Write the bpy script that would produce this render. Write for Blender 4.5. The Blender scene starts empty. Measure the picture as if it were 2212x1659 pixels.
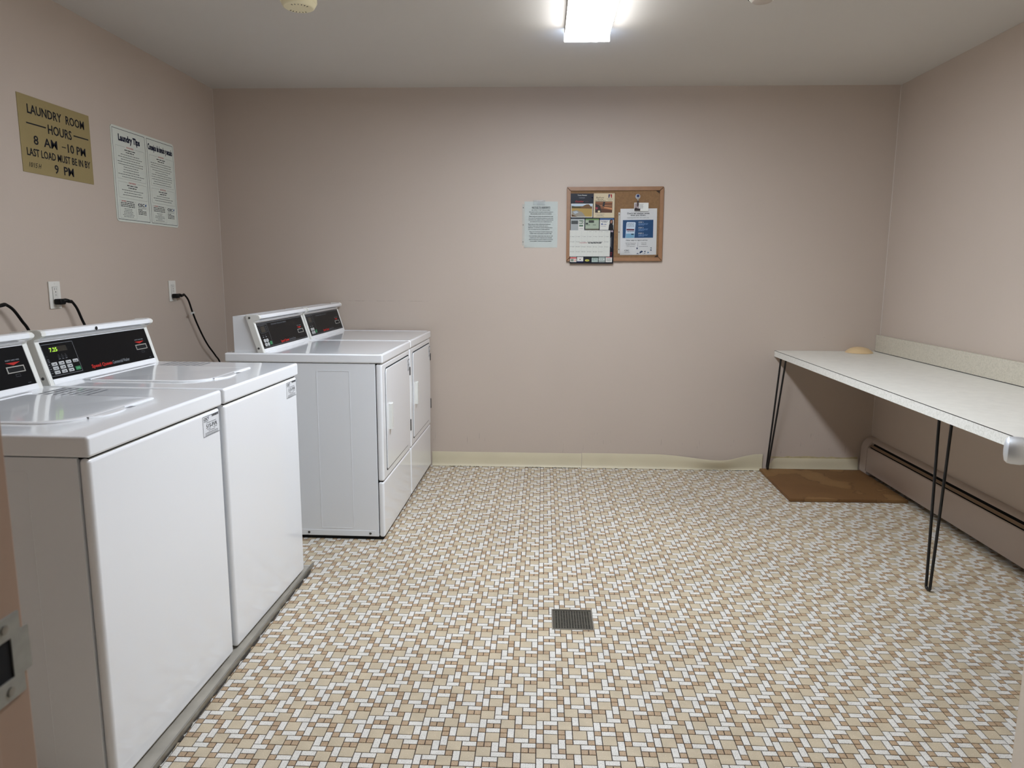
import bpy, bmesh, math, random
from mathutils import Vector, Matrix

# ------------------------------------------------------------------ camera, world, exposure
S = bpy.context.scene
COL = S.collection
PI = math.pi
F_PX, YAW, PITCH, ROLL, EYE = 1554.51, -0.0409, -0.1564, 0.0047, 1.2863
cam_d = bpy.data.cameras.new('camera'); cam = bpy.data.objects.new('camera', cam_d); COL.objects.link(cam)
cy, sy = math.cos(YAW), math.sin(YAW)
fw = Vector((sy*math.cos(PITCH), cy*math.cos(PITCH), math.sin(PITCH)))
r0 = Vector((cy, -sy, 0)); u0 = r0.cross(fw)
rr = math.cos(ROLL)*r0 + math.sin(ROLL)*u0
uu = -math.sin(ROLL)*r0 + math.cos(ROLL)*u0
M = Matrix((rr, uu, -fw)).transposed().to_4x4(); M.translation = Vector((0, 0, EYE))
cam.matrix_world = M
cam_d.sensor_fit = 'HORIZONTAL'; cam_d.sensor_width = 36.0; cam_d.lens = F_PX/2212*36.0
cam_d.clip_start = 0.05; cam_d.clip_end = 60
S.camera = cam
cam_d.dof.use_dof = True; cam_d.dof.focus_distance = 3.2; cam_d.dof.aperture_fstop = 10.0
S.view_settings.view_transform = 'Standard'; S.view_settings.look = 'None'
S.view_settings.gamma = 1.0; S.view_settings.use_curve_mapping = False
S.view_settings.exposure = 0.0
w = bpy.data.worlds.new('world'); S.world = w; w.use_nodes = True
w.node_tree.nodes['Background'].inputs[0].default_value = (0.9, 0.95, 1.0, 1)
w.node_tree.nodes['Background'].inputs[1].default_value = 0.10
LAMP_POWER = 62.0
try:
    S.cycles.max_bounces = 10; S.cycles.diffuse_bounces = 6; S.cycles.glossy_bounces = 4
    S.cycles.sample_clamp_indirect = 6.0
except Exception: pass

XL, XR, YB, ZC = -2.072, 2.142, 4.639, 2.3984
YF = 0.46                                            # room side of the front wall is y=0.56

# ------------------------------------------------------------------ materials
def lin(c):
    return tuple(((v/255)/12.92 if v/255 <= .04045 else ((v/255+.055)/1.055)**2.4) for v in c)
_mats = {}
def mat(name, rgb, rough=.5, metal=0., emit=0., spec=None, var=0., vscale=4., bump=0., bscale=60., coat=0., alpha=None, trans=0.):
    if name in _mats: return _mats[name]
    m = bpy.data.materials.new(name); m.use_nodes = True; nt = m.node_tree; b = nt.nodes['Principled BSDF']
    c = lin(rgb) + (1,)
    b.inputs['Base Color'].default_value = c; b.inputs['Roughness'].default_value = rough
    b.inputs['Metallic'].default_value = metal
    if spec is not None: b.inputs['Specular IOR Level'].default_value = spec
    if coat: b.inputs['Coat Weight'].default_value = coat; b.inputs['Coat Roughness'].default_value = .05
    if trans: b.inputs['Transmission Weight'].default_value = trans
    if emit:
        b.inputs['Emission Color'].default_value = c; b.inputs['Emission Strength'].default_value = emit
    if alpha is not None: b.inputs['Alpha'].default_value = alpha
    if var or bump:
        g = nt.nodes.new('ShaderNodeNewGeometry')
        if var:
            n = nt.nodes.new('ShaderNodeTexNoise'); n.inputs['Scale'].default_value = vscale; n.inputs['Detail'].default_value = 6
            nt.links.new(g.outputs['Position'], n.inputs['Vector'])
            mr = nt.nodes.new('ShaderNodeMapRange'); mr.inputs['From Min'].default_value = .3; mr.inputs['From Max'].default_value = .7
            mr.inputs['To Min'].default_value = 1-var; mr.inputs['To Max'].default_value = 1+var*.6
            nt.links.new(n.outputs['Fac'], mr.inputs['Value'])
            mx = nt.nodes.new('ShaderNodeVectorMath'); mx.operation = 'SCALE'; mx.inputs[0].default_value = c[:3]
            nt.links.new(mr.outputs[0], mx.inputs['Scale']); nt.links.new(mx.outputs[0], b.inputs['Base Color'])
        if bump:
            n2 = nt.nodes.new('ShaderNodeTexNoise'); n2.inputs['Scale'].default_value = bscale; n2.inputs['Detail'].default_value = 4
            nt.links.new(g.outputs['Position'], n2.inputs['Vector'])
            bp = nt.nodes.new('ShaderNodeBump'); bp.inputs['Strength'].default_value = bump; bp.inputs['Distance'].default_value = .002
            nt.links.new(n2.outputs['Fac'], bp.inputs['Height']); nt.links.new(bp.outputs[0], b.inputs['Normal'])
    _mats[name] = m; return m

def node_mat(name, build):
    if name in _mats: return _mats[name]
    m = bpy.data.materials.new(name); m.use_nodes = True; nt = m.node_tree
    build(nt, nt.nodes['Principled BSDF']); _mats[name] = m; return m
def N(nt, t, **kw):
    n = nt.nodes.new('ShaderNode'+t)
    for k, v in kw.items(): setattr(n, k, v)
    return n
def ramp(nt, fac, stops):
    r = N(nt, 'ValToRGB'); e = r.color_ramp.elements
    while len(e) > 1: e.remove(e[-1])
    e[0].position = stops[0][0]; e[0].color = lin(stops[0][1])+(1,)
    for p, c in stops[1:]:
        q = e.new(p); q.color = lin(c)+(1,)
    nt.links.new(fac, r.inputs[0]); return r.outputs[0]

def speckled(base, speck, thr, scale, jitter=.06, rough=.42, sgn=1):
    def build(nt, b):
        g = N(nt, 'NewGeometry'); n = N(nt, 'TexNoise'); n.inputs['Scale'].default_value = scale; n.inputs['Detail'].default_value = 3
        nt.links.new(g.outputs['Position'], n.inputs['Vector'])
        col = ramp(nt, n.outputs['Fac'], [(0, base), (thr, base), (min(.99, thr+.05), speck)])
        # tile-to-tile tone: voronoi-like blotches at tile size plus slow wear
        n2 = N(nt, 'TexNoise'); n2.inputs['Scale'].default_value = 22; n2.inputs['Detail'].default_value = 1
        nt.links.new(g.outputs['Position'], n2.inputs['Vector'])
        n3 = N(nt, 'TexNoise'); n3.inputs['Scale'].default_value = 1.6; n3.inputs['Detail'].default_value = 4
        nt.links.new(g.outputs['Position'], n3.inputs['Vector'])
        a = N(nt, 'MapRange'); a.inputs['From Min'].default_value = .35; a.inputs['From Max'].default_value = .65
        a.inputs['To Min'].default_value = 1-jitter; a.inputs['To Max'].default_value = 1+jitter*.5
        nt.links.new(n2.outputs['Fac'], a.inputs['Value'])
        c = N(nt, 'MapRange'); c.inputs['From Min'].default_value = .3; c.inputs['From Max'].default_value = .6
        c.inputs['To Min'].default_value = .9; c.inputs['To Max'].default_value = 1.0
        nt.links.new(n3.outputs['Fac'], c.inputs['Value'])
        mu = N(nt, 'Math', operation='MULTIPLY'); nt.links.new(a.outputs[0], mu.inputs[0]); nt.links.new(c.outputs[0], mu.inputs[1])
        sc = N(nt, 'VectorMath', operation='SCALE'); nt.links.new(col, sc.inputs[0]); nt.links.new(mu.outputs[0], sc.inputs['Scale'])
        nt.links.new(sc.outputs[0], b.inputs['Base Color']); b.inputs['Roughness'].default_value = rough
        b.inputs['Specular IOR Level'].default_value = .35
    return build
T_WHITE = node_mat('tile_white', speckled((218, 214, 205), (160, 152, 142), .575, 420))
T_TAN = node_mat('tile_tan', speckled((188, 173, 147), (222, 208, 184), .62, 380, .07))
T_BROWN = node_mat('tile_brown', speckled((170, 145, 116), (208, 184, 154), .58, 380, .09))
GROUT = mat('grout', (44, 35, 32), .9)

def wall_build(rgb, marks):
    def build(nt, b):
        g = N(nt, 'NewGeometry'); n = N(nt, 'TexNoise'); n.inputs['Scale'].default_value = .9; n.inputs['Detail'].default_value = 5
        nt.links.new(g.outputs['Position'], n.inputs['Vector'])
        mr = N(nt, 'MapRange'); mr.inputs['From Min'].default_value = .3; mr.inputs['From Max'].default_value = .7
        mr.inputs['To Min'].default_value = .965; mr.inputs['To Max'].default_value = 1.02
        nt.links.new(n.outputs['Fac'], mr.inputs['Value'])
        fac = mr.outputs[0]
        if marks:
            sep = N(nt, 'SeparateXYZ'); nt.links.new(g.outputs['Position'], sep.inputs[0])
            def band(sock, lo, hi):
                a = N(nt, 'Math', operation='GREATER_THAN'); a.inputs[1].default_value = lo; nt.links.new(sock, a.inputs[0])
                c = N(nt, 'Math', operation='LESS_THAN'); c.inputs[1].default_value = hi; nt.links.new(sock, c.inputs[0])
                d = N(nt, 'Math', operation='MULTIPLY'); nt.links.new(a.outputs[0], d.inputs[0]); nt.links.new(c.outputs[0], d.inputs[1]); return d.outputs[0]
            def mul(a, c):
                d = N(nt, 'Math', operation='MULTIPLY'); nt.links.new(a, d.inputs[0])
                if isinstance(c, float): d.inputs[1].default_value = c
                else: nt.links.new(c, d.inputs[1])
                return d.outputs[0]
            def scaled(sx, sz, thr, wdt):
                mp = N(nt, 'Mapping'); mp.inputs['Scale'].default_value = (sx, 1, sz); nt.links.new(g.outputs['Position'], mp.inputs['Vector'])
                k = N(nt, 'TexNoise'); k.inputs['Scale'].default_value = 1; k.inputs['Detail'].default_value = 3; nt.links.new(mp.outputs[0], k.inputs['Vector'])
                q = N(nt, 'MapRange'); q.inputs['From Min'].default_value = thr; q.inputs['From Max'].default_value = thr+wdt
                nt.links.new(k.outputs['Fac'], q.inputs['Value']); return q.outputs[0]
            # long scuff above the dryers, short vertical scratches low on the wall
            m1 = mul(mul(band(sep.outputs['X'], -1.31, -.73), band(sep.outputs['Z'], 1.0862, 1.0896)), mul(scaled(30, 160, .42, .3), .55))
            m2 = mul(mul(band(sep.outputs['Z'], .10, .25), scaled(130, 14, .68, .06)), .35)
            m3 = mul(mul(band(sep.outputs['Z'], .12, 1.25), scaled(60, 60, .80, .03)), .7)
            for mm in (m1, m2, m3):
                iv = N(nt, 'Math', operation='MULTIPLY_ADD'); nt.links.new(mm, iv.inputs[0]); iv.inputs[1].default_value = -.6; iv.inputs[2].default_value = 1
                fac = mul(fac, iv.outputs[0])
        sc = N(nt, 'VectorMath', operation='SCALE'); sc.inputs[0].default_value = lin(rgb); nt.links.new(fac, sc.inputs['Scale'])
        nt.links.new(sc.outputs[0], b.inputs['Base Color']); b.inputs['Roughness'].default_value = .62
        b.inputs['Specular IOR Level'].default_value = .3
        n2 = N(nt, 'TexNoise'); n2.inputs['Scale'].default_value = 90; n2.inputs['Detail'].default_value = 4
        nt.links.new(g.outputs['Position'], n2.inputs['Vector'])
        bp = N(nt, 'Bump'); bp.inputs['Strength'].default_value = .12; bp.inputs['Distance'].default_value = .002
        nt.links.new(n2.outputs['Fac'], bp.inputs['Height']); nt.links.new(bp.outputs[0], b.inputs['Normal'])
    return build
WALLC = (190, 176, 163)
WALL = node_mat('wall_paint', wall_build(WALLC, False))
WALLB = node_mat('wall_paint_back', wall_build(WALLC, True))
CEIL = mat('ceiling_paint', (206, 202, 196), .8, var=.02, vscale=1.2, bump=.25, bscale=14)
CREAM = mat('cove_base_vinyl', (206, 196, 168), .5, var=.05, vscale=5)
ENAMEL = mat('white_enamel', (241, 243, 245), .12, coat=.5)
ENAMEL2 = mat('white_enamel_side', (234, 237, 240), .25)
PLASTIC = mat('white_plastic', (226, 226, 220), .35)
PANELB = mat('black_panel', (7, 8, 11), .35, spec=.12)
BLACK = mat('black_rubber', (7, 7, 8), .5, spec=.2)
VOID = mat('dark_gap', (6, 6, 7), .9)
STEEL = mat('brushed_steel', (150, 148, 142), .35, metal=1.)
CHROME = mat('satin_nickel', (236, 240, 244), .48, metal=1., bump=.0)
GREYM = mat('grey_metal', (150, 146, 136), .35, metal=.6, var=.12, vscale=30)
BEIGE = mat('beige_paint', (172, 158, 146), .45)
IRON = mat('black_iron', (14, 13, 13), .4)

# ------------------------------------------------------------------ geometry helpers
def link(o, parent=None):
    COL.objects.link(o)
    if parent is not None: o.parent = parent
    return o
def tag(o, label, cat, group=None, kind=None):
    if label: o['label'] = label
    if cat: o['category'] = cat
    if group: o['group'] = group
    if kind: o['kind'] = kind
    return o
def empty(name, loc, rz=0, label=None, cat=None, group=None):
    o = bpy.data.objects.new(name, None); o.location = loc; o.rotation_euler = (0, 0, rz); o.empty_display_size = .05
    COL.objects.link(o); return tag(o, label, cat, group)
def finish(me, m, smooth=True, angle=34):
    ms = m if isinstance(m, (list, tuple)) else [m]
    for x in ms: me.materials.append(x)
    if smooth:
        for p in me.polygons: p.use_smooth = True
        try: me.set_sharp_from_angle(angle=math.radians(angle))
        except Exception: pass
def obj(name, bm, m, parent=None, smooth=True, wn=False):
    me = bpy.data.meshes.new(name); bm.normal_update(); bm.to_mesh(me); bm.free(); finish(me, m, smooth)
    o = link(bpy.data.objects.new(name, me), parent)
    if wn:
        md = o.modifiers.new('weighted', 'WEIGHTED_NORMAL'); md.keep_sharp = True; md.weight = 100
    return o
def struct(name, bm, m, parent=None, **k):
    o = obj(name, bm, m, parent, **k)
    if parent is None: o['kind'] = 'structure'
    return o
def NB(): return bmesh.new()
def box(bm, x0, x1, y0, y1, z0, z1, bev=0, seg=3):
    r = bmesh.ops.create_cube(bm, size=1.0)
    vs = r['verts']
    for v in vs:
        v.co = Vector(((x0+x1)/2+v.co.x*(x1-x0), (y0+y1)/2+v.co.y*(y1-y0), (z0+z1)/2+v.co.z*(z1-z0)))
    if bev:
        es = list({e for v in vs for e in v.link_edges})
        bmesh.ops.bevel(bm, geom=es, offset=bev, segments=seg, profile=.5, affect='EDGES', clamp_overlap=True)
    return bm
def prism(bm, poly, O, U, V, W):
    """extrude 2D polygon (list of (u,v)) lying in O+uU+vV along vector W"""
    O, U, V, W = Vector(O), Vector(U), Vector(V), Vector(W)
    a = [bm.verts.new(O+U*p[0]+V*p[1]) for p in poly]; b = [bm.verts.new(v.co+W) for v in a]
    n = len(a); bm.faces.new(a[::-1]); bm.faces.new(b)
    for i in range(n): bm.faces.new((a[i], a[(i+1) % n], b[(i+1) % n], b[i]))
    bmesh.ops.recalc_face_normals(bm, faces=bm.faces[:]); return bm
def rrect(w, h, r, seg=6, cx=0, cy=0, rs=None):
    rs = rs or (r, r, r, r); pts = []
    for k, (sx, sy_) in enumerate(((1, 1), (-1, 1), (-1, -1), (1, -1))):
        q = rs[k]; ox, oy = cx+sx*(w/2-q), cy+sy_*(h/2-q)
        for i in range(seg+1):
            a = k*PI/2+i/seg*PI/2
            pts.append((ox+q*math.cos(a), oy+q*math.sin(a)))
    return pts
def ring_prism(bm, outer, inner, O, U, V, W):
    """frame: outer and inner polygons with the same count"""
    O, U, V, W = Vector(O), Vector(U), Vector(V), Vector(W)
    f = lambda P, w_: [bm.verts.new(O+U*p[0]+V*p[1]+w_) for p in P]
    a, b, c, d = f(outer, Vector()), f(inner, Vector()), f(outer, W), f(inner, W); n = len(a)
    for i in range(n):
        j = (i+1) % n
        bm.faces.new((a[i], a[j], b[j], b[i])); bm.faces.new((c[i], d[i], d[j], c[j]))
        bm.faces.new((a[i], c[i], c[j], a[j])); bm.faces.new((b[i], b[j], d[j], d[i]))
    bmesh.ops.recalc_face_normals(bm, faces=bm.faces[:]); return bm
def tube(bm, pts, r, seg=10, closed=False):
    P = [Vector(p) for p in pts]; n = len(P); rs = r if isinstance(r, (list, tuple)) else [r]*n
    prev = None; rings = []
    for i in range(n):
        t = (P[min(i+1, n-1)]-P[max(i-1, 0)]).normalized()
        if prev is None:
            a = Vector((0, 0, 1)) if abs(t.z) < .9 else Vector((1, 0, 0)); u = t.cross(a).normalized()
        else: u = (prev-t*prev.dot(t)).normalized()
        prev = u; v = t.cross(u)
        rings.append([bm.verts.new(P[i]+(u*math.cos(2*PI*k/seg)+v*math.sin(2*PI*k/seg))*rs[i]) for k in range(seg)])
    for i in range(n-1):
        for k in range(seg):
            bm.faces.new((rings[i][k], rings[i][(k+1) % seg], rings[i+1][(k+1) % seg], rings[i+1][k]))
    bm.faces.new(rings[0][::-1]); bm.faces.new(rings[-1])
    bmesh.ops.recalc_face_normals(bm, faces=bm.faces[:]); return bm
def smooth_path(pts, k=6):
    P = [Vector(p) for p in pts]; out = []
    for i in range(len(P)-1):
        a, b, c, d = P[max(i-1, 0)], P[i], P[i+1], P[min(i+2, len(P)-1)]
        for j in range(k):
            t = j/k
            out.append(.5*((2*b)+(c-a)*t+(2*a-5*b+4*c-d)*t*t+(-a+3*b-3*c+d)*t**3))
    out.append(P[-1]); return out
def lathe(bm, prof, O=(0, 0, 0), axis=(0, 0, 1), seg=32):
    O = Vector(O); A = Vector(axis).normalized(); t = Vector((1, 0, 0)) if abs(A.x) < .9 else Vector((0, 1, 0))
    u = A.cross(t).normalized(); v = A.cross(u); rings = []
    for (r, h) in prof:
        if r < 1e-6: rings.append([bm.verts.new(O+A*h)])
        else: rings.append([bm.verts.new(O+A*h+(u*math.cos(2*PI*k/seg)+v*math.sin(2*PI*k/seg))*r) for k in range(seg)])
    for i in range(len(rings)-1):
        a, b = rings[i], rings[i+1]
        for k in range(seg):
            j = (k+1) % seg
            q = [a[k % len(a)], a[j % len(a)], b[j % len(b)], b[k % len(b)]]
            q = list(dict.fromkeys(q))
            if len(q) >= 3: bm.faces.new(q)
    bmesh.ops.recalc_face_normals(bm, faces=bm.faces[:]); return bm

# flat print on a surface: U right, V up, normal U x V
_glyph = {}
def glyphs(s, bold=0., cap=1.0):
    key = (s, bold)
    if key in _glyph: return _glyph[key]
    cu = bpy.data.curves.new('text', 'FONT'); cu.body = s; cu.size = 1.0; cu.offset = bold; cu.resolution_u = 2
    o = bpy.data.objects.new('text', cu); COL.objects.link(o)
    dg = bpy.context.evaluated_depsgraph_get(); ev = o.evaluated_get(dg); me = ev.to_mesh()
    vs = [(v.co.x, v.co.y) for v in me.vertices]; fs = [tuple(p.vertices) for p in me.polygons]
    ev.to_mesh_clear(); bpy.data.objects.remove(o); bpy.data.curves.remove(cu)
    xs = [v[0] for v in vs]; x0, x1 = min(xs), max(xs)
    _glyph[key] = (vs, fs, x0, x1); return _glyph[key]
CAP = .729                                             # cap height of the built-in font at size 1
class Print:
    def __init__(s, O, U, V, parent, eps=.0004):
        s.O, s.U, s.V = Vector(O), Vector(U).normalized(), Vector(V).normalized(); s.Nn = s.U.cross(s.V); s.parent = parent; s.g = {}; s.eps = eps
    def _b(s, m, name): return s.g.setdefault((name, m.name), [m, [], []])
    def poly(s, pts, m, name='print', layer=1):
        b = s._b(m, name); k = len(b[1])
        # orient counter-clockwise
        a = sum(pts[i][0]*pts[(i+1) % len(pts)][1]-pts[(i+1) % len(pts)][0]*pts[i][1] for i in range(len(pts)))
        if a < 0: pts = pts[::-1]
        b[1] += [s.O+s.U*p[0]+s.V*p[1]+s.Nn*(s.eps*layer) for p in pts]; b[2].append(tuple(range(k, k+len(pts))))
    def rect(s, x0, y0, x1, y1, m, name='print', layer=1): s.poly([(x0, y0), (x1, y0), (x1, y1), (x0, y1)], m, name, layer)
    def frame(s, x0, y0, x1, y1, t, m, name='border', layer=1):
        s.rect(x0, y0, x1, y0+t, m, name, layer); s.rect(x0, y1-t, x1, y1, m, name, layer)
        s.rect(x0, y0+t, x0+t, y1-t, m, name, layer); s.rect(x1-t, y0+t, x1, y1-t, m, name, layer)
    def text(s, t, x, y, h, m, width=None, bold=0., align='l', name='lettering', layer=2, shear=0.):
        """baseline-left (x,y), cap height h, optional exact width"""
        vs, fs, x0, x1 = glyphs(t, bold); k = h/CAP
        kx = (width/(x1-x0)) if width else k*.92
        wd = kx*(x1-x0); ox = x if align == 'l' else (x-wd/2 if align == 'c' else x-wd)
        b = s._b(m, name); n0 = len(b[1])
        b[1] += [s.O+s.U*(ox+(p[0]-x0)*kx+shear*p[1]*k)+s.V*(y+p[1]*k)+s.Nn*(s.eps*layer) for p in vs]
        b[2] += [tuple(i+n0 for i in f) for f in fs]
    def greek(s, x, y, wd, h, m, seed=0, align='l', name='lettering', layer=2):
        """a line of print too small to read: word-shaped dashes"""
        R = random.Random(seed*7919+13); ws = []; tot = 0
        while tot < wd:
            q = h*R.uniform(1.2, 5.2); ws.append(q); tot += q+h*.7
        k = wd/tot; cx = x if align == 'l' else x-wd/2
        for q in ws:
            s.rect(cx, y, cx+q*k, y+h*.62, m, name, layer); cx += (q+h*.7)*k
    def build(s):
        for (name, _), (m, vs, fs) in s.g.items():
            me = bpy.data.meshes.new(name); me.from_pydata([tuple(v) for v in vs], [], fs); me.update(); me.materials.append(m)
            o = link(bpy.data.objects.new(name, me), s.parent)
            if len(fs) > 3: o['kind'] = 'stuff'
def ink(rgb, rough=.55): return mat('ink_%d_%d_%d' % rgb, rgb, rough, spec=.2)
INK = ink((24, 26, 34)); INKG = ink((96, 98, 100)); INKR = ink((170, 48, 48)); INKW = ink((225, 225, 225)); PAPER = ink((214, 220, 216))

def copy_tree(o, parent=None):
    c = o.copy(); COL.objects.link(c)
    if parent is not None: c.parent = parent
    for ch in list(o.children): copy_tree(ch, c)
    return c

# ------------------------------------------------------------------ the room
t = .10
struct('ceiling', box(NB(), XL-t, XR+t, -.8, YB+t, ZC, ZC+t), CEIL, smooth=False)
struct('wall_left', box(NB(), XL-t, XL, YF, YB, 0, ZC), WALL, smooth=False)
struct('wall_right', box(NB(), XR, XR+t, YF, YB, 0, ZC), WALL, smooth=False)
struct('wall_back', box(NB(), XL-t, XR+t, YB, YB+t, 0, ZC), WALLB, smooth=False)
DX0, DX1, DZ = -.435, .485, 2.06
bm = NB(); box(bm, XL, DX0-.03, YF, YF+.085, 0, ZC); box(bm, DX1+.03, XR, YF, YF+.085, 0, ZC); box(bm, DX0-.03, DX1+.03, YF, YF+.085, DZ+.03, ZC)
struct('wall_front', bm, WALL, smooth=False)
# paint bead where the walls meet
# door frame: jambs, head, stop, strike plate
TRIMC = mat('frame_paint', (176, 146, 124), .45)
fr = empty('trim_1', (0, 0, 0)); fr['kind'] = 'structure'
obj('jamb', box(NB(), DX0-.03, DX0, YF-.01, YF+.0915, 0, DZ, .002, 2), TRIMC, fr, wn=True)
obj('jamb', box(NB(), DX1, DX1+.03, YF-.01, YF+.0915, 0, DZ, .002, 2), TRIMC, fr, wn=True)
obj('head', box(NB(), DX0-.03, DX1+.03, YF-.01, YF+.0915, DZ, DZ+.03, .002, 2), TRIMC, fr, wn=True)
obj('door_stop', box(NB(), DX0, DX0+.012, YF+.005, YF+.04, 0, DZ, .002, 2), TRIMC, fr, wn=True)
sp = NB(); T_ = [(.505, .0), (.535, .0), (.535, -.0)]
STRK = mat('zinc_plate', (165, 165, 158), .45, metal=.5, var=.15, vscale=60)
zc = .970
ring_prism(sp, [(.500, zc+.035), (.545, zc+.035), (.545, zc+.018), (.5545, zc+.018), (.5545, zc-.020), (.545, zc-.020), (.545, zc-.036), (.500, zc-.036)],
           [(.512, zc+.016), (.520, zc+.016), (.534, zc+.016), (.534, zc+.010), (.534, zc-.012), (.534, zc-.018), (.520, zc-.018), (.512, zc-.018)],
           (DX0, 0, 0), (0, 1, 0), (0, 0, 1), (.002, 0, 0))
spo = obj('strike_plate', sp, STRK, fr, smooth=False)
obj('latch_hole', box(NB(), DX0+.0004, DX0+.0009, .5119, .5341, zc-.0181, zc+.0161), VOID, spo, smooth=False)
for dz in (.026, -.028):
    obj('screw', lathe(NB(), [(.004, 0), (.004, .0012), (0, .002)], (DX0+.0018, .528, zc+dz), (1, 0, 0), 12), STEEL, spo)

# door leaf, open into the room at the right
hinge = Vector((.485, .575, 0)); lead = Vector((.9535, 1.352, 0)); dd = (lead-hinge); L = dd.length; dang = math.atan2(dd.y, dd.x)
door = empty('door_1', hinge, dang); door['kind'] = 'structure'
DOORP = mat('door_paint', (188, 176, 160), .4, var=.04, vscale=3)
obj('door_leaf', box(NB(), 0, L, -.038, 0, .008, DZ-.01, .002, 2), DOORP, door, wn=True)
kn = obj('door_handle', lathe(NB(), [(.0, 0), (.031, 0), (.031, .005), (.026, .009), (.012, .012), (.0105, .028), (.016, .033), (.0235, .039), (.0255, .046), (.0257, .060), (.0245, .067), (.020, .0715), (.010, .0735), (0, .074)],
         (L-.066, 0, .964), (0, 1, 0), 40), CHROME, door)
obj('door_handle', lathe(NB(), [(.0, 0), (.031, 0), (.031, .005), (.026, .009), (.012, .012), (.0105, .028), (.0235, .039), (.0255, .060), (.020, .0715), (0, .074)],
         (L-.066, -.038, .964), (0, -1, 0), 32), CHROME, door)
obj('latch', box(NB(), L-.0005, L+.008, -.026, -.012, .955, .973, .002, 2), STEEL, door)
for z in (.25, 1.05, 1.82):
    obj('hinge', lathe(NB(), [(0, 0), (.006, 0), (.006, .09), (0, .09)], (-.004, .004, z), (0, 0, 1), 12), STEEL, door)

# cove base along the back wall: three lengths, the middle one buckled
def cove(name, x0, x1, top, bow, n, toe=.012):
    b = NB(); prof = []
    for k in range(8):
        s_ = k/7; prof.append((s_, None))
    rings = []
    for i in range(n+1):
        x = x0+(x1-x0)*i/n; z1 = top(x); d = bow(x)
        ring = []
        for (fy, fz) in ((toe+.004, .0015), (toe, .004), (.0075, .010), (.0045, .022), (.0035, .05), (.0035, .97), (.0025, 1.0), (0, 1.0)):
            zz = fz if fz < .9 else (z1 if fz == 1.0 else z1-.003)
            k = zz/z1
            ring.append(b.verts.new((x, YB-.0005-fy-d*math.sin(min(1, k)*PI/2*1.0)*1.0, zz)))
        ring.append(b.verts.new((x, YB-.0005, .0015)))
        rings.append(ring)
    for i in range(n):
        for k in range(len(rings[0])):
            j = (k+1) % len(rings[0]); b.faces.new((rings[i][k], rings[i+1][k], rings[i+1][j], rings[i][j]))
    b.faces.new(rings[0]); b.faces.new(rings[-1][::-1]); bmesh.ops.recalc_face_normals(b, faces=b.faces[:])
    return struct(name, b, CREAM)
sst = lambda a, b, x: (lambda q: q*q*(3-2*q))(max(0, min(1, (x-a)/(b-a))))
cove('baseboard_back', -.72, .272, lambda x: .095, lambda x: 0, 12)
cove('baseboard_back.001', .275, 1.45, lambda x: .098-.026*sst(.75, 1.16, x)*1.0+.038*sst(1.18, 1.43, x), lambda x: .004*sst(.5, .9, x)+.036*math.exp(-((x-1.15)/.17)**2), 60)
cove('baseboard_back.002', 1.498, 2.066, lambda x: .085-.05*(1-sst(1.498, 1.53, x)), lambda x: 0, 24)
cove('baseboard_left', XL, -1.75, lambda x: .095, lambda x: 0, 4)

bm = NB(); Rg = random.Random(21)
for (xa, xb, dens) in ((-.10, .27, 60), (-.62, -.40, 14), (1.05, 1.43, 46), (.35, .9, 16)):
    for k in range(dens):
        x = Rg.uniform(xa, xb); w_ = Rg.uniform(.003, .014); y = YB-.017-Rg.uniform(.0, .006)-(.030*math.exp(-((x-1.15)/.17)**2)*0)
        prism(bm, [(0, 0), (w_*.5, -Rg.uniform(.001, .003)), (w_, 0), (w_*.6, .004)], (x, y, .0002), (1, 0, 0), (0, 1, 0), (0, 0, Rg.uniform(.001, .0025)))
gr_ = struct('trim_2', bm, mat('grime', (26, 22, 18), .9), smooth=False); gr_['kind'] = 'stuff'; gr_.name = 'grime'
tag(gr_, 'black crumbs of grime along the foot of the cream cove base', 'grime')
bm = NB(); xs_ = [1.505+.0278*k for k in range(21)]
up_ = [(x, .0955+Rg.uniform(-.004, .006)) for x in xs_]; lo_ = [(x, .0835) for x in xs_][::-1]
prism(bm, up_+lo_, (0, YB-.0002, 0), (1, 0, 0), (0, 0, 1), (0, -.0008, 0)); struct('trim_4', bm, mat('old_glue', (186, 172, 134), .7, var=.2, vscale=30), smooth=False)
BEAD = mat('caulk_bead', (196, 186, 176), .5)
struct('trim_2', tube(NB(), [(XL+.001, YB-.001, .10), (XL+.001, YB-.001, ZC-.001)], .0026, 8), BEAD)
struct('trim_3', tube(NB(), [(XR-.001, YB-.001, .25), (XR-.001, YB-.001, ZC-.001)], .0026, 8), BEAD)
# ------------------------------------------------------------------ tiled floor
floor = struct('floor', box(NB(), XL-t, XR+t, -.8, YB+t, -.08, -.0022), GROUT, smooth=False)
P = .1631; Uq = P/8; G_ = .0024
TX, TY, TR = -.0025, 2.0707, -.002
PAT = dict(V=((1, 2), [(0, 0), (4, 2), (7, 2), (0, 3), (3, 4), (2, 5), (5, 7)]),
           H=((2, 1), [(1, 0), (6, 1), (1, 2), (5, 4), (6, 5), (2, 7)]),
           T=((2, 2), [(3, 0), (5, 2), (1, 3), (4, 5), (0, 6), (6, 7)]),
           B=((1, 1), [(1, 1), (2, 1), (5, 1), (0, 2), (3, 2), (3, 3), (4, 4), (7, 4), (0, 5), (1, 5), (3, 6), (6, 6), (7, 6), (4, 7)]))
MATI = dict(V=0, H=0, T=1, B=2); TMATS = [T_WHITE, T_TAN, T_BROWN]
DR = (.0495, .2030, 2.4455, 2.6040)                   # drain rectangle x0,x1,y0,y1
cosr, sinr = math.cos(TR), math.sin(TR)
def tw(a, b): return (TX+a+TR*0+(-TR)*b, TY+b+TR*a)
R_ = random.Random(5)
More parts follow.
